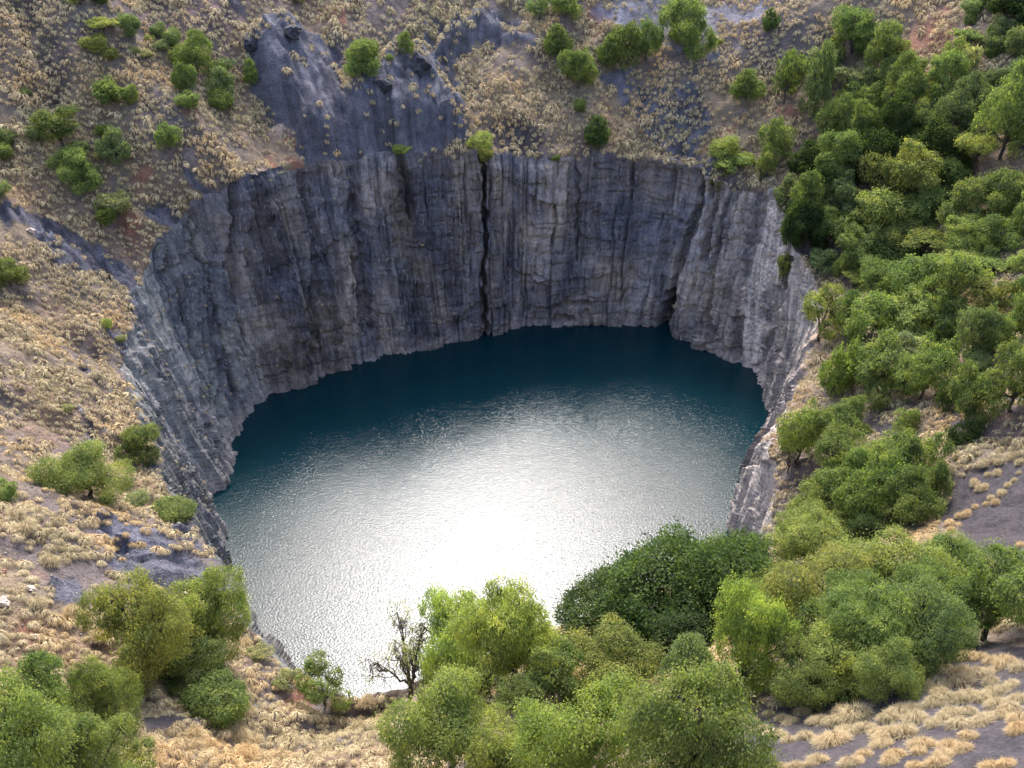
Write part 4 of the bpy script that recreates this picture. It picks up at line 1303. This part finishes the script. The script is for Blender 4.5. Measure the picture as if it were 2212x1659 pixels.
rock("rock_outcrop", 546, 102, 40, 40, M_black, 4, "smaller black rock with a whitish rim left of the black rock cap", "rock outcrop", .4)
rock("rock_outcrop", 903, 150, 56, 50, M_black, 5, "black craggy rock at the crest of the right shale nose", "rock outcrop", .4)
rock("rock_outcrop", 823, 190, 44, 36, M_black, 6, "wedge of black rock lower left on the right shale nose", "rock outcrop", .4)
rock("boulder", 67, 1277, 24, 17, M_pale, 7, "pale pinkish angular boulder beside a tuft at the left, above the bottom trees", "boulder", .2)
rock("boulder", 6, 1305, 34, 24, M_pale, 8, "larger pink boulder cut by the left frame edge", "boulder", .2)
rock("boulder", 8, 1236, 16, 12, M_rust, 9, "small rust brown boulder at the left frame edge above the pink one", "boulder", .2)
rock("boulder", 74, 1378, 20, 12, M_pale, 10, "flat pale stone low on the left bank below the pink boulders", "boulder", .3)
rock("boulder", 105, 1340, 16, 12, M_pale, 11, "small pale stone between tufts right of the pink boulder", "boulder", .3)
rock("boulder", 224, 1348, 26, 22, M_stone, 12, "dull purple-grey boulder at the left edge of the big olive thicket", "boulder", .25)
rock("boulder", 68, 500, 18, 12, M_pale, 13, "small pinkish stone under the shale band at the far left", "boulder", .3)
rock("boulder", 150, 1145, 20, 14, M_rust, 14, "rusty boulder between tufts below the round olive bush at left", "boulder", .3)
# loose stones: far too many to count
rs = np.random.default_rng(5)
sel = rs.choice(NC, 16000, replace=False)
prob = 0.35 + .5 * mk['pink'] + .4 * mk['red'] + .2 * mk['shale']; prob *= 1 - .9 * mk['ash']; prob *= 1 - .8 * mk['talus']; prob = np.where((TX < 520) & (TY > 850), prob + .25, prob * .25)
sel = sel[rs.random(len(sel)) < prob[sel]]
ico = rock_mesh("tmp", 21, 1, 1, .7, .3, 1)
IV = np.array([v.co[:] for v in ico.vertices]); IF = np.array([p.vertices[:] for p in ico.polygons]); bpy.data.meshes.remove(ico)
Vs = []; Fs = []; off = 0
for i in sel.tolist():
    s_ = rs.uniform(.10, .30) * (1.8 if rs.random() < .06 else 1)
    a = rs.uniform(0, 6.28); c_, s2 = math.cos(a), math.sin(a)
    v = IV * s_ * rs.uniform(.7, 1.3, 3); v = np.stack([v[:, 0] * c_ - v[:, 1] * s2, v[:, 0] * s2 + v[:, 1] * c_, v[:, 2]], 1)
    Vs.append(v + Pt[i] + [0, 0, s_ * .15]); Fs.append(IF + off); off += len(IV)
m_ = new_mesh("loose_stones", np.concatenate(Vs), np.concatenate(Fs))
link("loose_stones", m_, M_stone, kind='stuff', label="loose broken stones scattered over the slopes")

def dead_branch(fx_, fy_, length, yaw, label, seed, mat):
    g_ = ground_at(fx_, fy_)
    if g_ is None: return
    r = np.random.default_rng(seed)
    L_ = length * project(np.array(g_))[2] / FPX
    p0 = np.array([-L_ / 2, 0, .5]); p1 = np.array([L_ / 2, 0, .15])
    main = curve_pts(p0, p1, .35, r, 8)
    paths = [(main, np.linspace(.13, .04, 8))]
    for k_ in range(6):
        s0 = main[r.integers(1, 7)]; tip = s0 + np.array([r.uniform(-.2, .3) * L_, r.uniform(-.25, .25) * L_, r.uniform(0, .8)])
        paths.append((curve_pts(s0, tip, .1, r, 5), np.linspace(.05, .015, 5)))
    o_ = link("dead_branch", tubes_mesh("dead_branch", paths, 6), mat, label=label, category="dead branch")
    o_.location = (g_.x, g_.y, g_.z); o_.rotation_euler = (0, 0, yaw)
dead_branch(1085, 1520, 60, -.3, "bare whitish fallen branch under the yellow-green weeping tree", 1, M_deadwood)
dead_branch(700, 1632, 60, .5, "dark twisted dead branch lying on the straw bank at the bottom", 2, M_bark)
dead_branch(655, 1640, 40, 1.1, "short dark dead stick left of the twisted branch on the straw bank", 3, M_bark)

# ------------------------------------------------------------------ every single tuft gets its own label, by the landmark it stands next to
LAND = [(110,1500,"dome-shaped bottom left tree"),(300,1700,"thin olive bush at bottom left"),(485,1560,"grey-green bush below the olive thicket"),(400,1470,"big olive thicket"),
 (705,1520,"small lone tree by the bright water"),(700,1632,"twisted dead branch"),(893,1510,"nearly leafless lakeside tree"),(985,1650,"leftmost lime tree of the bottom row"),
 (1130,1535,"low bush under yellow-green pair"),(1085,1520,"whitish fallen branch"),(1270,1680,"vivid bottom centre tree"),(1400,1600,"small lime tree of the bottom row"),
 (1500,1660,"rightmost tree of the bottom row"),(1590,1510,"vivid cone-shaped tree"),(1730,1505,"great thicket's low front tree"),(1860,1490,"central front thicket tree"),
 (1960,1460,"thicket's right front tree"),(2130,1390,"forked tree at the right edge"),(2072,962,"low dark bush above the ash"),(1962,1060,"see-through forked tree"),
 (67,1277,"pale pinkish boulder"),(6,1305,"pink boulder at the left edge"),(195,1080,"round olive bush at left"),(2212,1659,"bottom right picture corner"),
 (1900,1659,"mid bottom edge of the ash"),(2212,1150,"smooth ash at the right edge"),(1080,1659,"bottom edge between lime trees"),(2212,1400,"right end of the grassy ash"),
 (1640,1659,"left end of the ash"),(550,1659,"straw bank's bottom edge"),(820,1659,"straw bank's right end"),(620,1570,"straw bank's middle")]
ones = ["", "", "second", "third", "fourth", "fifth", "sixth", "seventh", "eighth", "ninth", "tenth", "eleventh", "twelfth", "thirteenth", "fourteenth", "fifteenth",
        "sixteenth", "seventeenth", "eighteenth", "nineteenth"]
tens = {2: "twenty", 3: "thirty", 4: "forty", 5: "fifty"}
def ordinal(n_):
    if n_ == 1: return "nearest"
    if n_ < 20: return ones[n_] + " nearest"
    if n_ % 10 == 0: return tens[n_ // 10][:-1] + "ieth nearest"
    return tens[n_ // 10] + "-" + (["", "first"] + ones[2:])[n_ % 10] + " nearest"
buckets = {}
for o_ in [o for o in COL.objects if o.get("category") == "grass tuft"]:
    X_, Y_, _ = project(np.array(o_.location))
    dd = [((X_ - lx) ** 2 + (Y_ - ly) ** 2, k_) for k_, (lx, ly, _n) in enumerate(LAND)]
    d2, k_ = min(dd)
    lx, ly, _n = LAND[k_]
    dx, dy = X_ - lx, Y_ - ly
    side = ("to the right of" if dx > 0 else "to the left of") if abs(dx) > abs(dy) else ("below" if dy > 0 else "above")
    buckets.setdefault((k_, side), []).append((float(d2), o_.name))
for (k_, side), lst in buckets.items():
    for n_, (_d, nm) in enumerate(sorted(lst), 1):
        bpy.data.objects[nm]["label"] = f"{ordinal(n_)} straw tuft {side} the {LAND[k_][2]}"
